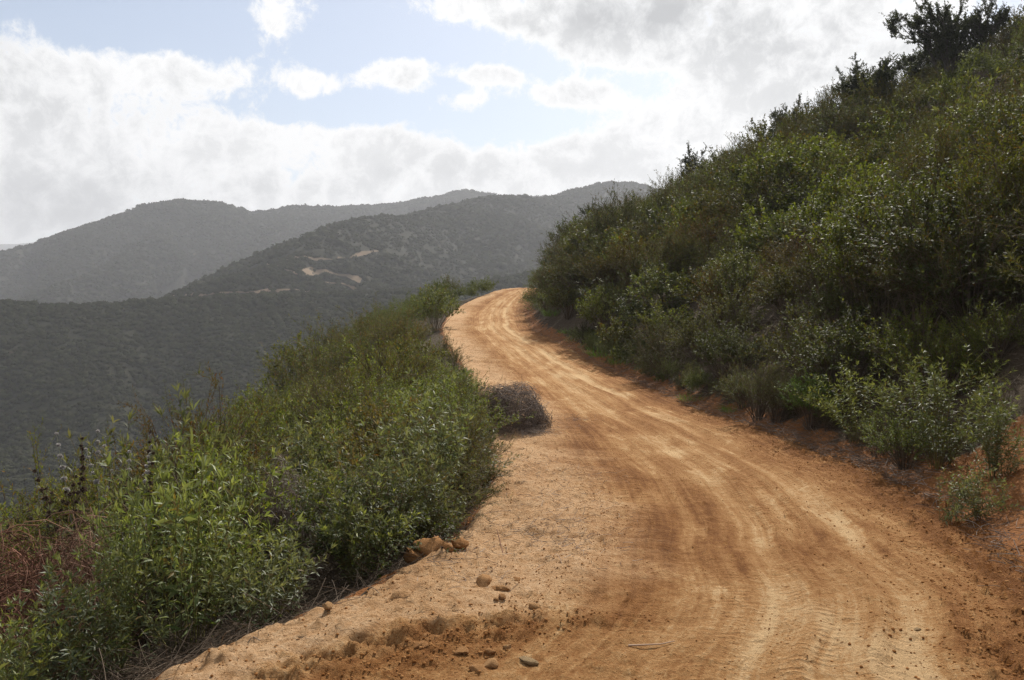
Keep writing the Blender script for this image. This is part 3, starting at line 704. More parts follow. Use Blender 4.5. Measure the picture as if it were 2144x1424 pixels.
PR = {
    'leafy': [proto_leafy(100 + i, h=.72 + .08 * i) for i in range(4)],
    'droopy': [proto_leafy(140 + i, h=1.0, r=.7, n=34, L=.085, Wd=.2, gap=.05) for i in range(2)],
    'feather': [proto_feathery(200 + i) for i in range(4)],
    'small': [proto_small(300 + i) for i in range(4)],
    'sage': [proto_sage(400, pale=.75), proto_sage(401, pale=.2), proto_sage(402, pale=0), proto_sage(403, pale=.5)],
    'twig': [proto_twigs(500), proto_twigs(501, .35, .6, 260), proto_tumble(502), proto_tumble(503, .45, .6, 2400, .36, .0018)],
    'grass': [proto_tall_grass(600), proto_tall_grass(601, .18, .25)],
    'tree': [proto_tree(700), proto_tree(701), proto_tree(702, 3.2, 1.6)],
}
def spawn(kind, i, name, cat, label, x, y, s=1., rot=0., group=None, tone=(1, 1, 1), sink=.03, sz=None, tilt=(0, 0), parts=True, z=None):
    pr = PR[kind][i % len(PR[kind])]
    zz_ = (near_surface(x, y) if z is None else z) - sink
    if parts or len(pr) > 1: root = bpy.data.objects.new(name, None)
    if len(pr) == 1:
        root = bpy.data.objects.new(name, pr[0][1]); root.color = (*tone, 1)
        if not pr[0][1].materials: pr[0][1].materials.append(M[pr[0][2]])
    COL.objects.link(root)
    root.location = (x, y, zz_); root.rotation_euler = (tilt[0], tilt[1], rot); root.scale = (s, s, sz or s)
    root['label'] = label; root['category'] = cat
    if group: root['group'] = group
    if len(pr) > 1:
        root.empty_display_size = .1
        for nm, me, mt in pr:
            if not me.materials: me.materials.append(M[mt])
            c = bpy.data.objects.new(nm, me); c.parent = root; COL.objects.link(c)
            c.color = (*tone, 1) if nm in ('foliage', 'crown', 'twigs', 'blades') else (1, 1, 1, 1)
    return root
NAMES = {'leafy': ('leafy_shrub', 'shrub'), 'droopy': ('leafy_shrub', 'shrub'), 'feather': ('feathery_shrub', 'shrub'), 'small': ('small_leaved_shrub', 'shrub'),
         'sage': ('sage_plant', 'sage plant'), 'twig': ('dry_bush', 'dry bush'), 'grass': ('grass_tuft', 'grass tuft'), 'tree': ('oak_tree', 'tree')}
KEEP_OUT = []; HERO = []
def at(kind, i, u, v, label, s=1., group=None, tone=(1, 1, 1), rot=None, D=None, keep=.25, **kw):
    """one plant standing on the ground seen at pixel (u, v)"""
    if D is None: x, y, z = hit(u, v)
    else: x, y = (u - 1072) / F * D, D
    nm, cat = NAMES[kind]; KEEP_OUT.append((x, y, keep * s)); HERO.append((x, y, label))
    return spawn(kind, i, nm, cat, label, x, y, s, (u * 1.7) % 6.28 if rot is None else rot, group, tone, **kw)

GREEN, BRIGHT, OLIVE, BROWN, GREY, REDDISH, DARK = (1, 1, 1), (1.25, 1.35, .9), (.95, .85, .7), (1.1, .72, .55), (.95, .98, 1.1), (1.15, .72, .58), (.6, .62, .55)

def combine(parts):
    """one mesh with two materials, for plants too small in the view to show their parts"""
    (n0, a, ma), (n1, b, mb) = parts[:2]
    Vs, Fs, var, mi, off = [], {}, [], [], 0
    for k, me in enumerate((a, b)):
        nv = len(me.vertices); V = np.empty(nv * 3, np.float32); me.vertices.foreach_get('co', V); Vs.append(V.reshape(-1, 3))
        vr = np.empty(nv, np.float32); me.attributes['var'].data.foreach_get('value', vr); var.append(vr)
        nf = len(me.polygons); lt = np.empty(nf, np.int32); me.polygons.foreach_get('loop_total', lt)
        li = np.empty(len(me.loops), np.int32); me.loops.foreach_get('vertex_index', li); st = np.concatenate([[0], np.cumsum(lt)[:-1]])
        for c in np.unique(lt):
            ids = st[lt == c][:, None] + np.arange(c)[None]; Fs.setdefault((int(c), k), []).append(li[ids] + off)
        off += nv
    keys = sorted(Fs); faces = [np.concatenate(Fs[k]) for k in keys]
    me = mk_mesh('shrub', np.concatenate(Vs), faces, np.concatenate(var))
    me.materials.append(M[ma]); me.materials.append(M[mb])
    if len(me.polygons) == sum(len(f) for f in faces):
        me.polygons.foreach_set('material_index', np.concatenate([np.full(len(f), k[1], np.int32) for k, f in zip(keys, faces)]))
    return [('shrub', me, ma)]
PR['leafy_far'] = [combine(proto_leafy(110 + i, h=.8, r=.5, n=20, L=.085, Wd=.3, gap=.06, side=3)) for i in range(3)]
PR['feather_far'] = [combine(proto_feathery(210 + i, n=30, per=5, lv=17, L=.050)) for i in range(4)]
PR['small_far'] = [combine(proto_small(310 + i, n=34, per=5, lv=10, L=.060, Wd=.5)) for i in range(4)]
for k in ('leafy', 'feather', 'small'): NAMES[k + '_far'] = NAMES[k]

# ------------------------------------------------------------------ plants that can be picked out one by one
at('sage', 0, 185, 0, 'sage plant with the tallest pale flower spikes at the canyon edge', 1.42, D=6.0)
at('sage', 3, 262, 0, 'sage plant with pale and dark spikes between the flowering sage and the tall leafy stem', 1.30, D=5.9)
at('sage', 1, 105, 0, 'sage plant with mostly dark seed heads and one pale spike', 1.25, D=6.1)
at('sage', 2, 25, 0, 'sage plant with only dark brown seed heads at the very edge of the view', 1.3, D=5.8)
at('sage', 2, 640, 0, 'dried sage with brown seed heads behind the bright green mound', .9, D=8.2, tone=BROWN)
at('sage', 0, 300, 0, 'sage plant with pale spikes low among the glossy leaves', .75, D=5.1)
at('leafy', 1, 362, 0, 'tall narrow green shrub standing above its neighbours before the dark canyon', 1.15, D=6.3, sz=1.95, tone=(.9, .9, .7))
at('feather', 0, 405, 0, 'rusty brown feathery shrub beside the tall narrow green shrub', 1.05, D=8.0, tone=BROWN, sz=1.42, keep=.6)
at('small', 1, 520, 0, 'light green small leaved shrub behind the rusty feathery shrub', .95, D=8.8, tone=BRIGHT, keep=.4)
at('small', 2, 600, 0, 'olive small leaved shrub with bare upright twigs at the canyon edge', .95, D=9.6, tone=OLIVE, keep=.4)
at('feather', 1, 720, 0, 'tall grey green feathery shrub where the canyon edge bends', 1.15, D=11.5, tone=OLIVE, keep=.5)
at('twig', 3, 150, 0, 'reddish heap of dry twigs low among the green shrubs', .80, D=4.95, tone=(1.25, .92, .78), keep=.8, sz=1.75)
KEEP_OUT += [(-2.75, 4.35, .34), (-2.4, 4.2, .26), (-3.1, 4.75, .4), (-1.55, 5.35, .28), (-2.35, 4.55, .3), (-3.0, 4.1, .3), (-2.6, 3.95, .2), (-3.2, 4.4, .35)]
at('twig', 3, 30, 0, 'reddish dry twig bush at the edge of the view', .95, D=4.75, tone=REDDISH, keep=.6, sz=1.75)
at('twig', 3, 572, 0, 'small grey tangle of dead twigs in the middle of the green shrubs', .50, D=5.8, tone=(1.3, 1.3, 1.4), keep=.75, sz=1.75)
at('twig', 2, 1066, 0, 'dark dry twig bush rounded like a tumbleweed on the edge of the track', 1.12, D=12.0, tone=(.85, .83, .84), keep=.5, sz=.95, tilt=(.1, -.16))
at('twig', 2, 1030, 0, 'smaller grey dead bush leaning against the dark dry twig bush', .72, D=12.5, tone=(.9, .88, .9), keep=.4, sz=.75)
at('twig', 1, 1085, 0, 'flat grey mat of dead twigs in front of the dry twig bush', .95, D=11.4, tone=(.9, .86, .84), keep=.45, sz=.5)
at('twig', 2, 1010, 0, 'dry grey twigs between the dry twig bush and the green shrubs', .6, D=13.2, tone=GREY, keep=.3)
at('leafy', 2, 385, 0, 'yellow green leafy shoot rising highest over the red dry twigs', .95, D=4.45, sz=1.25, tone=BRIGHT)
at('leafy', 3, 235, 0, 'leafy shrub with long curved leaves beside the red dry twigs', .62, D=4.2, sz=.95, tone=(1.1, 1.15, .85))
at('leafy', 0, 40, 0, 'leafy shrub filling the bottom corner of the view', .62, D=3.85, tone=(1.05, 1.1, .9))
at('leafy', 3, 900, 0, 'broad mound of glossy green leaves beside the bare shoulder', 1.15, D=7.2, tone=(1.1, 1.15, .95), keep=.4)
at('leafy', 1, 1005, 0, 'sprawling leafy shrub reaching over the pale shoulder', .72, D=7.6, tone=OLIVE, sz=.55)
at('small', 3, 950, 0, 'rounded small leaved shrub just before the dry twig bush', .95, D=10.2, tone=(1.15, 1.2, .95), keep=.45)
at('small', 0, 880, 0, 'wide small leaved shrub behind the glossy mound', 1.0, D=9.6, tone=(1.1, 1.15, .95), keep=.45)
at('small', 2, 940, 0, 'green shrub against the outer edge of the track past the dry twig bush', .9, D=15.5, tone=BRIGHT)
# bank side
at('leafy', 2, 1985, 1095, 'low leafy shrub leaning out over the red soil at the foot of the bank', .58, tilt=(.15, -.6), tone=(.95, 1.0, .9), keep=.3)
at('leafy', 0, 2060, 1090, 'small leafy shrub tucked behind the leaning shrub at the foot of the bank', .5, tone=OLIVE)
at('leafy', 1, 2110, 1000, 'pale leaved shrub on the bare red soil of the bank', .55, tone=(1.1, 1.15, 1.0))
at('small', 1, 1900, 985, 'bushy small leaved shrub where the bank soil starts', .62, tone=(1.0, 1.1, .8), keep=.4)
at('droopy', 0, 1800, 925, 'bright yellow green shrub with drooping narrow leaves on the lower bank', .95, tone=(1.2, 1.25, .65), keep=.6)
at('droopy', 1, 1975, 0, 'glossy shrub with drooping leaves above the bank on the near hillside', 1.05, D=8.0, tone=(.8, .85, .6))
at('small', 0, 1700, 900, 'fresh green shrub beside the bright drooping shrub', .75, tone=(.8, 1.15, .6), keep=.4)
at('feather', 2, 1590, 880, 'grey brown feathery shrub hanging over the foot of the bank', .8, tone=GREY, keep=.5)
at('leafy', 3, 2085, 0, 'leafy shrub halfway up the bank near the edge of the view', .8, D=7.2, tone=(.85, .9, .65))
for i, (u, v, s, lab) in enumerate([(1262, 748, 1.9, 'brightest green grass tuft at the foot of the bank before the bend'), (1195, 700, 1.8, 'green grass tuft under the feathery shrubs of the bend'),
        (1160, 664, 2.2, 'green grass tuft high in the bend'), (1122, 632, 2.4, 'farthest green grass tuft where the track goes out of sight'), (1300, 765, 1.6, 'yellow green grass tuft beside the brightest tuft'),
        (1452, 838, 1.1, 'small green tuft alone on the red foot of the bank'), (1530, 862, .8, 'tiny green tuft on the edge of the track')]):
    at('grass', i, u, v, lab, s, tone=(.9, 1., .7), keep=.1)

# skyline trees on the hill
def crest(u, d0=8, d1=64):
    D = np.linspace(d0, d1, 300); x = (u - 1072) / F * D; el = (ground_z(x, D) - CAM_Z) / D; k = int(np.argmax(el))
    return float(x[k]), float(D[k]), float(HOR - el[k] * F)
for i, (u, top, pr, sc, lab) in enumerate([
        (1975, 2, 0, 1.25, 'largest dark oak on the skyline of the hill'), (2060, 8, 1, 1.0, 'dark oak joining the largest oak on its uphill side'),
        (1925, 70, 2, .9, 'lower oak hugging the downhill side of the largest oak'), (1822, 112, 2, .75, 'small upright tree standing alone on the skyline below the oaks'),
        (1775, 140, 0, .6, 'small bushy tree on the skyline just downhill of the upright one'), (1440, 322, 1, .5, 'small dark tree on the lower skyline of the hill'),
        (1262, 424, 0, .55, 'round dark tree crowning the end of the hill'), (1228, 462, 2, .5, 'dark tree at the tip of the hill above the bend'), (1665, 222, 1, .42, 'low tree breaking the middle of the skyline')]):
    x, y, v = crest(u); hgt = (v - top) / F * y + .5; s = max(.12, hgt / 4.4)
    KEEP_OUT.append((x, y, .6)); HERO.append((x, y, lab)); spawn('tree', pr, 'oak_tree', 'tree', lab, x, y, s * sc / max(sc, 1e-3) * 1.05, u % 6, None, (.9, .9, .9), sink=.5)

# ------------------------------------------------------------------ the mass of shrubs on both sides
TONES = {'green': (1, 1.0, .9), 'bright green': (1.3, 1.32, .75), 'olive': (1.0, .90, .66), 'dark green': (.62, .66, .52), 'rusty brown': (1.2, .80, .58), 'grey green': (.98, .98, .95)}
TN = list(TONES)
rng = np.random.default_rng(42)
cand = []
def jitter_fill(side, y0, y1, d0, d1, sp, sfn, mix):
    y = y0
    while y < y1:
        s = sp * (1 if side == 'L' else 1)
        for d in np.arange(d0 + rng.random() * s, d1, s):
            yy_ = y + (rng.random() - .5) * s * .9; dd = d + (rng.random() - .5) * s * .9
            if dd < d0: continue
            x = roadL(yy_) - dd if side == 'L' else roadR(yy_) + dd
            if abs(x) / max(yy_, .1) > .66 + 1.2 / yy_ or yy_ < 2.9: continue
            if any((x - a) ** 2 + (yy_ - b) ** 2 < r * r for a, b, r in KEEP_OUT): continue
            k = rng.choice(list(mix), p=np.array(list(mix.values())) / sum(mix.values()))
            if side == 'L' and yy_ > 57: continue
            if side == 'R' and dd < 1.6 and yy_ < 8.0: continue
            cand.append([side, k, float(x), float(yy_), float(dd), float(sfn(dd, yy_) * ((.75 + .5 * rng.random()) if side == 'L' else math.exp(rng.normal(0, .22 if yy_ < 20 else .12)) * (1.10 + .36 * float(vnoise(np.array([x / (1.4 + yy_ / 16)]), np.array([yy_ / (1.4 + yy_ / 16)]), 93)[0]))))])
        y += s
jitter_fill('L', 3.3, 6.0, .12, 3.8, .44, lambda d, y: (.74 + .12 * min(d, 2)) * (.36 if y < 4.9 and d > 1.05 else .7 if y < 4.9 and d > .7 else 1) * (1.15 if d > 2.4 and y > 5 else 1), {'leafy': .86, 'small': .10, 'feather': .04})
jitter_fill('L', 6.0, 9.0, .2, 5.0, .42, lambda d, y: .78 + .10 * min(d, 3), {'leafy': .66, 'small': .2, 'feather': .12, 'twig': .02})
jitter_fill('L', 9.0, 14, .35, 6.0, .60, lambda d, y: .72 + .08 * min(d, 3), {'leafy': .25, 'small': .55, 'feather': .2})
jitter_fill('L', 14, 26, .2, 6.5, .86, lambda d, y: (.72 + .05 * min(d, 3)) * math.exp(rng.normal(0, .25)), {'small': .6, 'feather': .3, 'leafy': .1})
jitter_fill('L', 26, 62, .3, 8, 1.3, lambda d, y: .95 * math.exp(rng.normal(0, .3)), {'small_far': .58, 'feather_far': .42})
KEEP_OUT += [(*hit(1500, 838)[:2], .45), (*hit(1420, 806)[:2], .4), (*hit(1325, 772)[:2], .4), (*hit(2040, 985)[:2], .55), (*hit(2120, 1075)[:2], .5), (*hit(1960, 960)[:2], .35)]
jitter_fill('R', 8.2, 30, .22, .75, .42, lambda d, y: .40, {'feather': .5, 'small': .3, 'leafy': .2})
jitter_fill('R', 4.5, 14, .75, 9, .88, lambda d, y: .66 + .34 * min(max(d - .6, 0), 1.4), {'leafy': .16, 'feather': .40, 'small': .44})
jitter_fill('R', 14, 26, .5, 16, 1.12, lambda d, y: .62 + .42 * min(d, 1.6), {'leafy': .12, 'feather': .38, 'small': .50})
jitter_fill('R', 26, 63, .4, 14, 1.35, lambda d, y: .6 + .45 * min(d, 1.8), {'feather_far': .42, 'small_far': .58})
jitter_fill('R', 22, 62, 14, 44, 1.9, lambda d, y: 1.6, {'feather_far': .4, 'small_far': .5, 'leafy_far': .1})
for c in cand:                                                # far enough away: the plainer mesh of the same kind
    if c[1] in ('leafy', 'small', 'feather') and c[3] > 20: c[1] += '_far'
    if c[1] == 'leafy' and c[0] == 'R': c[5] *= 1.25
cand.sort(key=lambda c: -c[5] / c[3])
seen_l = set()
SHORT = {}
for hx, hy, hl in HERO:
    wds = hl.split(); cut = next((i for i, q in enumerate(wds) if i > 2 and q in ('with', 'beside', 'low', 'at', 'behind', 'above', 'leaning', 'before', 'on', 'in', 'standing', 'where', 'reaching', 'filling', 'rising', 'between', 'against', 'tucked', 'hanging', 'halfway', 'just', 'rounded', 'joining', 'hugging', 'crowning', 'breaking', 'tip', 'high', 'alone', 'of', 'below')), min(5, len(wds)))
    SHORT[hl] = ' '.join(wds[:min(cut, 5)])
for q in list(SHORT):
    if list(SHORT.values()).count(SHORT[q]) > 1: del SHORT[q]
used = {}; rest = []
def zone(side, x, y, d):
    if side == 'L':
        if y < 6: return 'in the near thicket below the pale shoulder', 'leafy thicket by the near shoulder'
        if y < 10: return 'on the canyon edge beside the pale shoulder', 'shrubs beside the shoulder'
        if y < 15: return 'on the canyon edge beside the dry twig bush', 'shrubs beside the dry twig bush'
        if y < 30: return 'on the canyon edge along the bend', 'shrubs along the outer side of the bend'
        return 'on the canyon edge at the top of the track', 'shrubs at the top of the track'
    if d < 2.2: return ('at the foot of the bank close to the camera' if y < 12 else 'at the foot of the bank midway along' if y < 26 else 'at the foot of the bank inside the bend'), 'shrubs at the foot of the bank'
    if d < 9: return (('just above the bank ' if d < 4.5 else 'higher ') + ('on the near slope' if y < 15 else 'midway along the slope' if y < 22 else 'on the slope before the bend' if y < 32 else 'on the slope at the bend')), 'shrubs on the lower hillside'
    return ('on the upper hillside' if y < 26 else 'in the middle of the upper hillside' if y < 34 else 'near the skyline above the bend' if d < 20 else 'near the skyline below the oaks'), 'shrubs on the upper hillside'
for side, k, x, y, d, s in cand:
    nm, cat = NAMES[k]; n = used.get(nm, 0)
    lim = 280
    if n >= lim: rest.append((k, x, y, s)); continue
    used[nm] = n + 1
    if side == 'L': p = {'leafy': (.36, .22, .17, .09, .01, .15)}.get(k, (.25, .19, .29, .06, .04, .17))
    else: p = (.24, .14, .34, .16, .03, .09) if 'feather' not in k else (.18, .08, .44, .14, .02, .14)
    patch = vnoise(np.array([x / 3.0]), np.array([y / 3.0]), 91)[0]
    tn = TN[int(rng.choice(6, p=p))]
    if k.startswith('feather') and patch > .62: tn = 'rusty brown'
    if k.startswith('small') and patch < -.35: tn = 'bright green'
    if k == 'twig': tn = 'rusty brown' if rng.random() < .4 else 'grey'
    zt, gr = zone(side, x, y, d)
    kind_word = {'leafy_shrub': 'leafy shrub', 'feathery_shrub': 'feathery shrub', 'small_leaved_shrub': 'small leaved shrub', 'dry_bush': 'bush of dead twigs'}[nm]
    size = 'low' if s < .75 else 'tall' if s > 1.15 else ''
    lab = ' '.join(f'{size} {tn} {kind_word} {zt}'.split())
    for best in sorted(HERO, key=lambda h: (h[0] - x) ** 2 + (h[1] - y) ** 2)[:7]:
        dd = math.hypot(best[0] - x, best[1] - y)
        if dd > 1.4 + .14 * y: break
        if best[2] not in SHORT: continue
        ax_, bx_ = x / y, best[0] / best[1]; up_ = abs(x / y - best[0] / best[1]) * y < .75 * dd
        rel = ('in front of' if up_ else 'before and beside') if y < best[1] - .2 * dd else ('behind' if up_ else 'behind and beside') if y > best[1] + .2 * dd else 'just beside'
        if dd > 2.5: rel = rel.replace('just beside', 'some steps beside').replace('in front of', 'some steps before') if rel != 'behind' else 'some steps behind'
        l2 = ' '.join(f'{size} {tn} {kind_word} {rel} the {SHORT[best[2]]}'.split())
        if l2 not in seen_l and len(l2.split()) <= 16: seen_l.add(l2); lab = l2; break
    tone = (.68 if side == 'R' else 1.0) * np.array(TONES.get(tn, (1, 1, 1))) * rng.uniform(.85, 1.15)  # bank-side leaf colour darkened, standing in for the shade of the hillside
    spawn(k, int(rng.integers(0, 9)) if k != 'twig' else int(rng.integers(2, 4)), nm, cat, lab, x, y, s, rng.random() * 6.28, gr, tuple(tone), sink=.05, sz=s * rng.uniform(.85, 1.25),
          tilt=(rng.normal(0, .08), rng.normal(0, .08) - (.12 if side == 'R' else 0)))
seen_l = None
print('used', used, 'rest', len(rest))
if rest:                                                       # past the 280 of each kind that show largest: one mass
    protos = {}
    V_, F_, var_ = [], {}, []; off = 0
    for j, (k, x, y, s) in enumerate(rest):
        kk = k if k.endswith('_far') else k + '_far'; pr = PR[kk][j % len(PR[kk])][0][1]
        if pr.name not in protos:
            nv = len(pr.vertices); V = np.empty(nv * 3, np.float32); pr.vertices.foreach_get('co', V)
            vr = np.empty(nv, np.float32); pr.attributes['var'].data.foreach_get('value', vr)
            nf = len(pr.polygons); lt = np.empty(nf, np.int32); pr.polygons.foreach_get('loop_total', lt); li = np.empty(len(pr.loops), np.int32); pr.loops.foreach_get('vertex_index', li)
            mi = np.empty(nf, np.int32); pr.polygons.foreach_get('material_index', mi)
            st = np.concatenate([[0], np.cumsum(lt)[:-1]]); fs = []
            for c in np.unique(lt):
                sel = (lt == c) & (mi == 0)
                if sel.any(): fs.append(li[st[sel][:, None] + np.arange(c)[None]])
            protos[pr.name] = (V.reshape(-1, 3), vr, fs)
        V, vr, fs = protos[pr.name]; a = rng.random() * 6.28; c_, s_ = math.cos(a), math.sin(a)
        Vn = np.stack([(V[:, 0] * c_ - V[:, 1] * s_) * s + x, (V[:, 0] * s_ + V[:, 1] * c_) * s + y, V[:, 2] * s * rng.uniform(.9, 1.2) + near_surface(x, y) - .05], 1)
        tone = rng.random(); V_.append(Vn); var_.append(np.clip(vr * .7 + tone * .3, 0, 1))
        for f in fs: F_.setdefault(f.shape[1], []).append(f + off)
        off += len(V)
    me = mk_mesh('distant_shrubbery', np.concatenate(V_), [np.concatenate(v) for v in F_.values()], np.concatenate(var_))
    put('distant_shrubbery', me, M['mixed'], kind='stuff', label='mass of shrubs covering the upper hillside')

# ------------------------------------------------------------------ dry litter, clods, stones and sticks
def litter(name, label, pts, L, th, mat, seed, arch=.4, per=1):
    r = np.random.default_rng(seed); n = len(pts)
    a = r.random(n) * 6.283; el = np.abs(r.normal(0, .35, n)); ll = L * (.4 + r.random(n))
    D = np.stack([np.cos(a) * np.cos(el), np.sin(a) * np.cos(el), np.sin(el)], 1); t = np.linspace(0, 1, 5)[None, :, None]
    side = rand_dir(r, n)
    P = pts[:, None, :] + D[:, None] * ll[:, None, None] * t + side[:, None] * (ll * .25)[:, None, None] * (t * t); P[..., 2] -= arch * ll[:, None] * t[..., 0] ** 2 * np.sin(el)[:, None] * 1.2
    V, Q = tubes(P, np.full((n, 5), th) * (.6 + .8 * r.random((n, 1))))
    me = mk_mesh(name, V, [Q], np.repeat(r.random(n), 15)); return put(name, me, M[mat], kind='stuff', label=label)
def surf_pts(xy): return np.array([(x, y, near_surface(x, y) + .004) for x, y in xy])
r = np.random.default_rng(8)
xy = []
while len(xy) < 7500:
    y = 4 * math.exp(r.random() * math.log(45 / 4)); d = abs(r.normal(0, .35)) + .02 - .12 * r.random(); xy.append((roadR(y) + d, y))
xy = [p for p in xy if p[1] > 7.8 or r.random() < .25]
litter('dry_litter', 'dry straw and fallen twigs along the foot of the bank', surf_pts(xy), .16, .0019, 'dry', 1)
xy = []
for (u, v, n, sp) in [(1110, 910, 240, .30), (1180, 1000, 120, .3), (1120, 1130, 160, .22), (1180, 1160, 90, .2), (1150, 1060, 90, .25), (950, 1185, 70, .15), (1000, 1240, 30, .12), (1210, 880, 80, .2), (1080, 985, 60, .25), (1230, 1120, 60, .25)]:
    hx, hy, hz = hit(u, v); xy += [(hx + r.normal(0, sp), hy + r.normal(0, sp * 1.3)) for _ in range(n)]
litter('shoulder_litter', 'dead grass stems strewn over the pale shoulder', surf_pts(xy), .09, .0012, 'dry', 2)
xy = [(roadL(y) - abs(r.normal(0, 1.2)) - .05, y) for y in 3.2 + 9 * r.random(5200) ** 1.3]
litter('thicket_litter', 'dead brown stems under the green thicket', surf_pts(xy) + np.array([0, 0, .01]), .22, .0018, 'wood', 3, .2)
xy = [(roadR(y) + .5 + 5 * r.random() ** 1.5, y) for y in 8.0 + 11 * r.random(4000)]
litter('bank_litter', 'dead stems and straw under the shrubs of the bank', surf_pts(xy) + np.array([0, 0, .01]), .30, .0022, 'wood', 4, .2)

def lump(rng, flat=.7, rough=.25, sub=3, long=1.):
    V, Fc = {1: ICO1, 2: ICO2, 3: ICO3}[sub]; o = rng.random(3) * 50
    n = fbm(V[:, 0] * 1.6 + o[0], V[:, 1] * 1.6 + V[:, 2] * 1.3 + o[1], 4, 7, .6)
    V = V * (1 + rough * n)[:, None]
    for _ in range(9):                                        # broken faces
        d = rand_dir(rng, 1)[0]; k = V @ d; lim = .52 + .3 * rng.random(); V = V - np.clip(k - lim, 0, None)[:, None] * d
    return V * [long, 1, flat], Fc
CL = []
for (u, v, size, lng, lab) in [
        (1010, 1252, .075, 1.5, 'largest clod of tan earth lying on the shoulder'), (1052, 1268, .050, 1.0, 'hollowed brown clod just beside the largest clod'),
        (1036, 1266, .035, 1.3, 'small flat clod wedged between the largest and the hollowed clod'), (1082, 1246, .038, 1., 'rounded dark clod beyond the hollowed clod'),
        (996, 1262, .026, 1., 'small clod at the near side of the largest clod'), (1050, 1286, .034, 1.2, 'brown clod just below the hollowed clod'), (1038, 1290, .022, 1.1, 'small clod next to the brown clod below the hollow one'),
        (1120, 1296, .036, 1.6, 'half buried clod between the clod group and the wheel ruts'), (1025, 1394, .048, 1.3, 'pale angular clod at the foot of the small step'),
        (1000, 1410, .050, 1.2, 'rough brown clod by the bottom edge below the small step'), (1022, 1372, .036, 1.2, 'clod fallen against the end of the small step'),
        (1062, 1358, .026, 1.1, 'small clod past the end of the small step'), (1080, 1381, .020, 1.0, 'round pebble of earth beside the grey brown stone'),
        (682, 1322, .030, 1.2, 'clod on the crumbling outer lip of the shoulder'), (702, 1326, .022, 1., 'smaller clod beside the clod on the outer lip'), (812, 1310, .018, 1.1, 'lone small clod on the smooth pale shoulder'),
        (708, 1356, .028, 1.5, 'broken crust of earth in the middle of the shoulder'), (880, 1372, .04, 1.4, 'crumbling clod lying on the face of the small step'), (965, 1375, .036, 1.2, 'clod in the rubble under the small step'),
        (1935, 1325, .022, 1.4, 'dark stone lying between the tyre prints'), (1700, 1062, .02, 1., 'single dark clod on the pale wheel rut')]:
    x, y, z = hit(u, v); b = Bag(); rr = np.random.default_rng(int(u)); V, Fc = lump(rr, .62, .3, 3, lng)
    V = V * (1 + .05 * fbm(V[:, 0] * 7, V[:, 1] * 7 + V[:, 2] * 5, 2, 3))[:, None]; b.add(V, Fc, np.full(len(V), .3 + rr.random() * .5))
    me = b.mesh('clod', False); stone = 'stone' in lab
    o = put('stone' if stone else 'earth_clod', me, M['stone' if stone else 'clod'], label=lab, category='stone' if stone else 'clod')
    if not stone: o['group'] = 'earth clods'
    size *= .85; o.scale = (size,) * 3; o.location = (x, y, near_surface(x, y) + size * .10); o.rotation_euler = (0, 0, rr.random() * 6)
# long grey brown stone
x, y, z = hit(1106, 1392); rr = np.random.default_rng(3); V, Fc = lump(rr, .8, .12, 3, 2.3); b = Bag(); b.add(V, Fc, np.full(len(V), .3))
o = put('stone', b.mesh('stone', True), M['stone'], label='long grey brown stone lying where the shoulder meets the track', category='stone')
o.scale = (.024, .024, .021); o.location = (x, y, near_surface(x, y) + .008); o.rotation_euler = (0, .1, -.45)
# big broken blocks of the shoulder edge
for (u, v, sx, sy, sz, lab) in [(905, 1195, .16, .10, .11, 'large broken block of tan earth on the lip under the glossy mound'), (868, 1222, .11, .08, .08, 'second broken block of earth just below the large block on the lip'), (960, 1178, .07, .06, .05, 'small red block of earth behind the large broken block')]:
    D = 5.35 if u != 960 else 5.5; x = (u - 1072) / F * D; rr = np.random.default_rng(u); V, Fc = lump(rr, 1, .30, 3); b = Bag(); b.add(V, Fc, np.full(len(V), .35))
    o = put('earth_block', b.mesh('block', True), M['clod'], label=lab, category='clod', group='broken blocks of the lip'); o.scale = (sx, sy, sz); o.location = (x, D, near_surface(x, D) + sz * .35); o.rotation_euler = (.1, .2, -.3)
# sticks
def stick(pts, r0, r1, mat, lab, tone=(1, 1, 1)):
    P = np.array(pts, float)[None]; k = 12; t = np.linspace(0, len(pts) - 1, k); i = np.minimum(t.astype(int), len(pts) - 2); f = (t - i)[:, None]
    Pk = (P[0, i] * (1 - f) + P[0, i + 1] * f)[None]; V, Q = tubes(Pk, np.linspace(r0, r1, k)[None], 6); b = Bag(); b.add(V, Q, np.full(len(V), .85))
    o = put('stick', b.mesh('stick', True), M[mat], label=lab, category='stick'); o.color = (*tone, 1); return o
def gp(u, v, h=.006): x, y, z = hit(u, v); return (x, y, near_surface(x, y) + h)
stick([gp(1320, 1364), gp(1350, 1364, .012), gp(1390, 1361, .012), gp(1418, 1355, .008)], .005, .0022, 'dry', 'pale bare stick lying flat on the track near the bottom edge', (1.5, 1.3, 1.1))
stick([gp(1040, 1155, .10), gp(1048, 1168, .06), gp(1055, 1184, 0)], .0035, .005, 'wood', 'brown stub of a twig standing up from the shoulder', (1.5, 1., .7))
stick([gp(875, 1140, .25), gp(895, 1160, .14), gp(925, 1185, .01)], .004, .006, 'wood', 'brown dead stem poking out over the broken block', (1.4, 1., .8))
stick([gp(1160, 1166), gp(1180, 1176, .012), gp(1205, 1158, .03)], .0028, .0015, 'dry', 'thin curved twig on the shoulder beyond the clods')
stick([gp(2060, 1232), gp(2100, 1240, .01), gp(2140, 1250, .006)], .002, .0012, 'wood', 'thin dark twig on the red soil near the edge of the view')
stick([gp(890, 1215, .06), gp(930, 1209, .05), gp(965, 1204, .02)], .0016, .001, 'dry', 'straw lying across the broken blocks of earth')

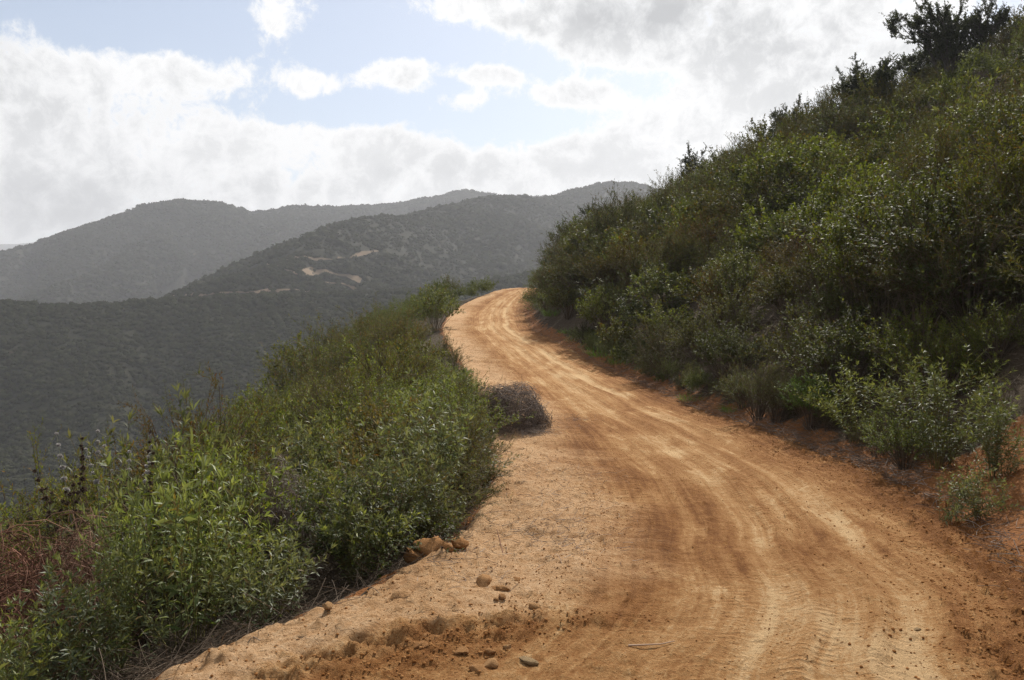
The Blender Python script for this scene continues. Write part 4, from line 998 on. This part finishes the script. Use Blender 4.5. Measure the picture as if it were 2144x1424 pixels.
# crumbs of soil: thousands, nobody could count them
r = np.random.default_rng(77); pos, size = [], []
def crumbs(n, xs, ys, smin, smax):
    for x, y in zip(xs, ys): pos.append((x, y)); size.append(smin + (smax - smin) * r.random() ** 4)
yv = 3.3 * np.exp(r.random(5200) * math.log(14 / 3.3)); tv = 1 - np.abs(r.normal(0, .12, 5200)); crumbs(0, roadL(yv) + (roadR(yv) - roadL(yv)) * tv, yv, .002, .013)
yv = 3.3 * np.exp(r.random(3200) * math.log(12 / 3.3)); tv = np.abs(r.random(3200)) * .32; crumbs(0, roadL(yv) + (roadR(yv) - roadL(yv)) * tv, yv, .002, .010)
yv = 3.3 + r.random(900) * .95; tv = scarp_t(yv) + .06 + r.normal(0, .04, 900); crumbs(0, roadL(yv) + (roadR(yv) - roadL(yv)) * tv, yv, .002, .012)
yv = 3.3 * np.exp(r.random(26000) * math.log(20 / 3.3)); tv = .2 + .8 * r.random(26000)
kp = (fbm((roadL(yv) + (roadR(yv) - roadL(yv)) * tv) * 1.6, yv * .6, 3, 81) + 1.1 * smooth(.75, .97, tv) - .9 * np.exp(-((tv - .735) / .05) ** 2) - .5 * np.exp(-((tv - .55) / .05) ** 2) + .5 * (r.random(26000) - .5)) > .12
yv, tv = yv[kp], tv[kp]; crumbs(0, roadL(yv) + (roadR(yv) - roadL(yv)) * tv, yv, .0022, .0075)
yv = 3.3 * np.exp(r.random(3000) * math.log(16 / 3.3)); tv = .2 + .75 * r.random(3000); crumbs(0, roadL(yv) + (roadR(yv) - roadL(yv)) * tv, yv, .0015, .008)
yv = 3.3 * np.exp(r.random(1500) * math.log(9 / 3.3)); crumbs(0, roadR(yv) + r.random(1500) * .5, yv, .002, .012)
protos = [lump(r, .7, .35, 1) for _ in range(6)]
V_, F_, vr_ = [], [], []; off = 0
for j, ((x, y), s) in enumerate(zip(pos, size)):
    V, Fc = protos[j % 6]; a = r.random() * 6.28; c_, s_ = math.cos(a), math.sin(a)
    V_.append(np.stack([(V[:, 0] * c_ - V[:, 1] * s_) * s + x, (V[:, 0] * s_ + V[:, 1] * c_) * s + y, V[:, 2] * s + near_surface(x, y) + s * .25], 1)); F_.append(Fc + off); vr_.append(np.full(len(V), r.random() * .55)); off += len(V)
me = mk_mesh('loose_dirt', np.concatenate(V_), [np.concatenate(F_)], np.concatenate(vr_))
put('loose_dirt', me, M['crumb'], kind='stuff', label='crumbs of loose orange soil scattered over track and shoulder')

# ------------------------------------------------------------------ haze
def haze(dens=.00033):
    x, y0, y1, zb, zt = 6600, -6600, 6600, -66, 330
    V = [(sx * x, yv_, zv) for sx in (-1, 1) for yv_ in (y0, y1) for zv in (zb, zt)]
    Fq = [[0, 1, 3, 2], [4, 6, 7, 5], [0, 4, 5, 1], [2, 3, 7, 6], [0, 2, 6, 4], [1, 5, 7, 3]]
    me = mk_mesh('haze', V, [np.array(Fq)]); m, t, out = new_mat('haze')
    p = t.node('ShaderNodeVolumePrincipled'); p.inputs['Color'].default_value = (.93, .95, 1, 1); p.inputs['Density'].default_value = dens; p.inputs['Anisotropy'].default_value = .2
    t.l.new(p.outputs[0], out.inputs['Volume']); put('haze', me, m, kind='stuff', label='thin pale haze over the canyon and the hills')
haze()
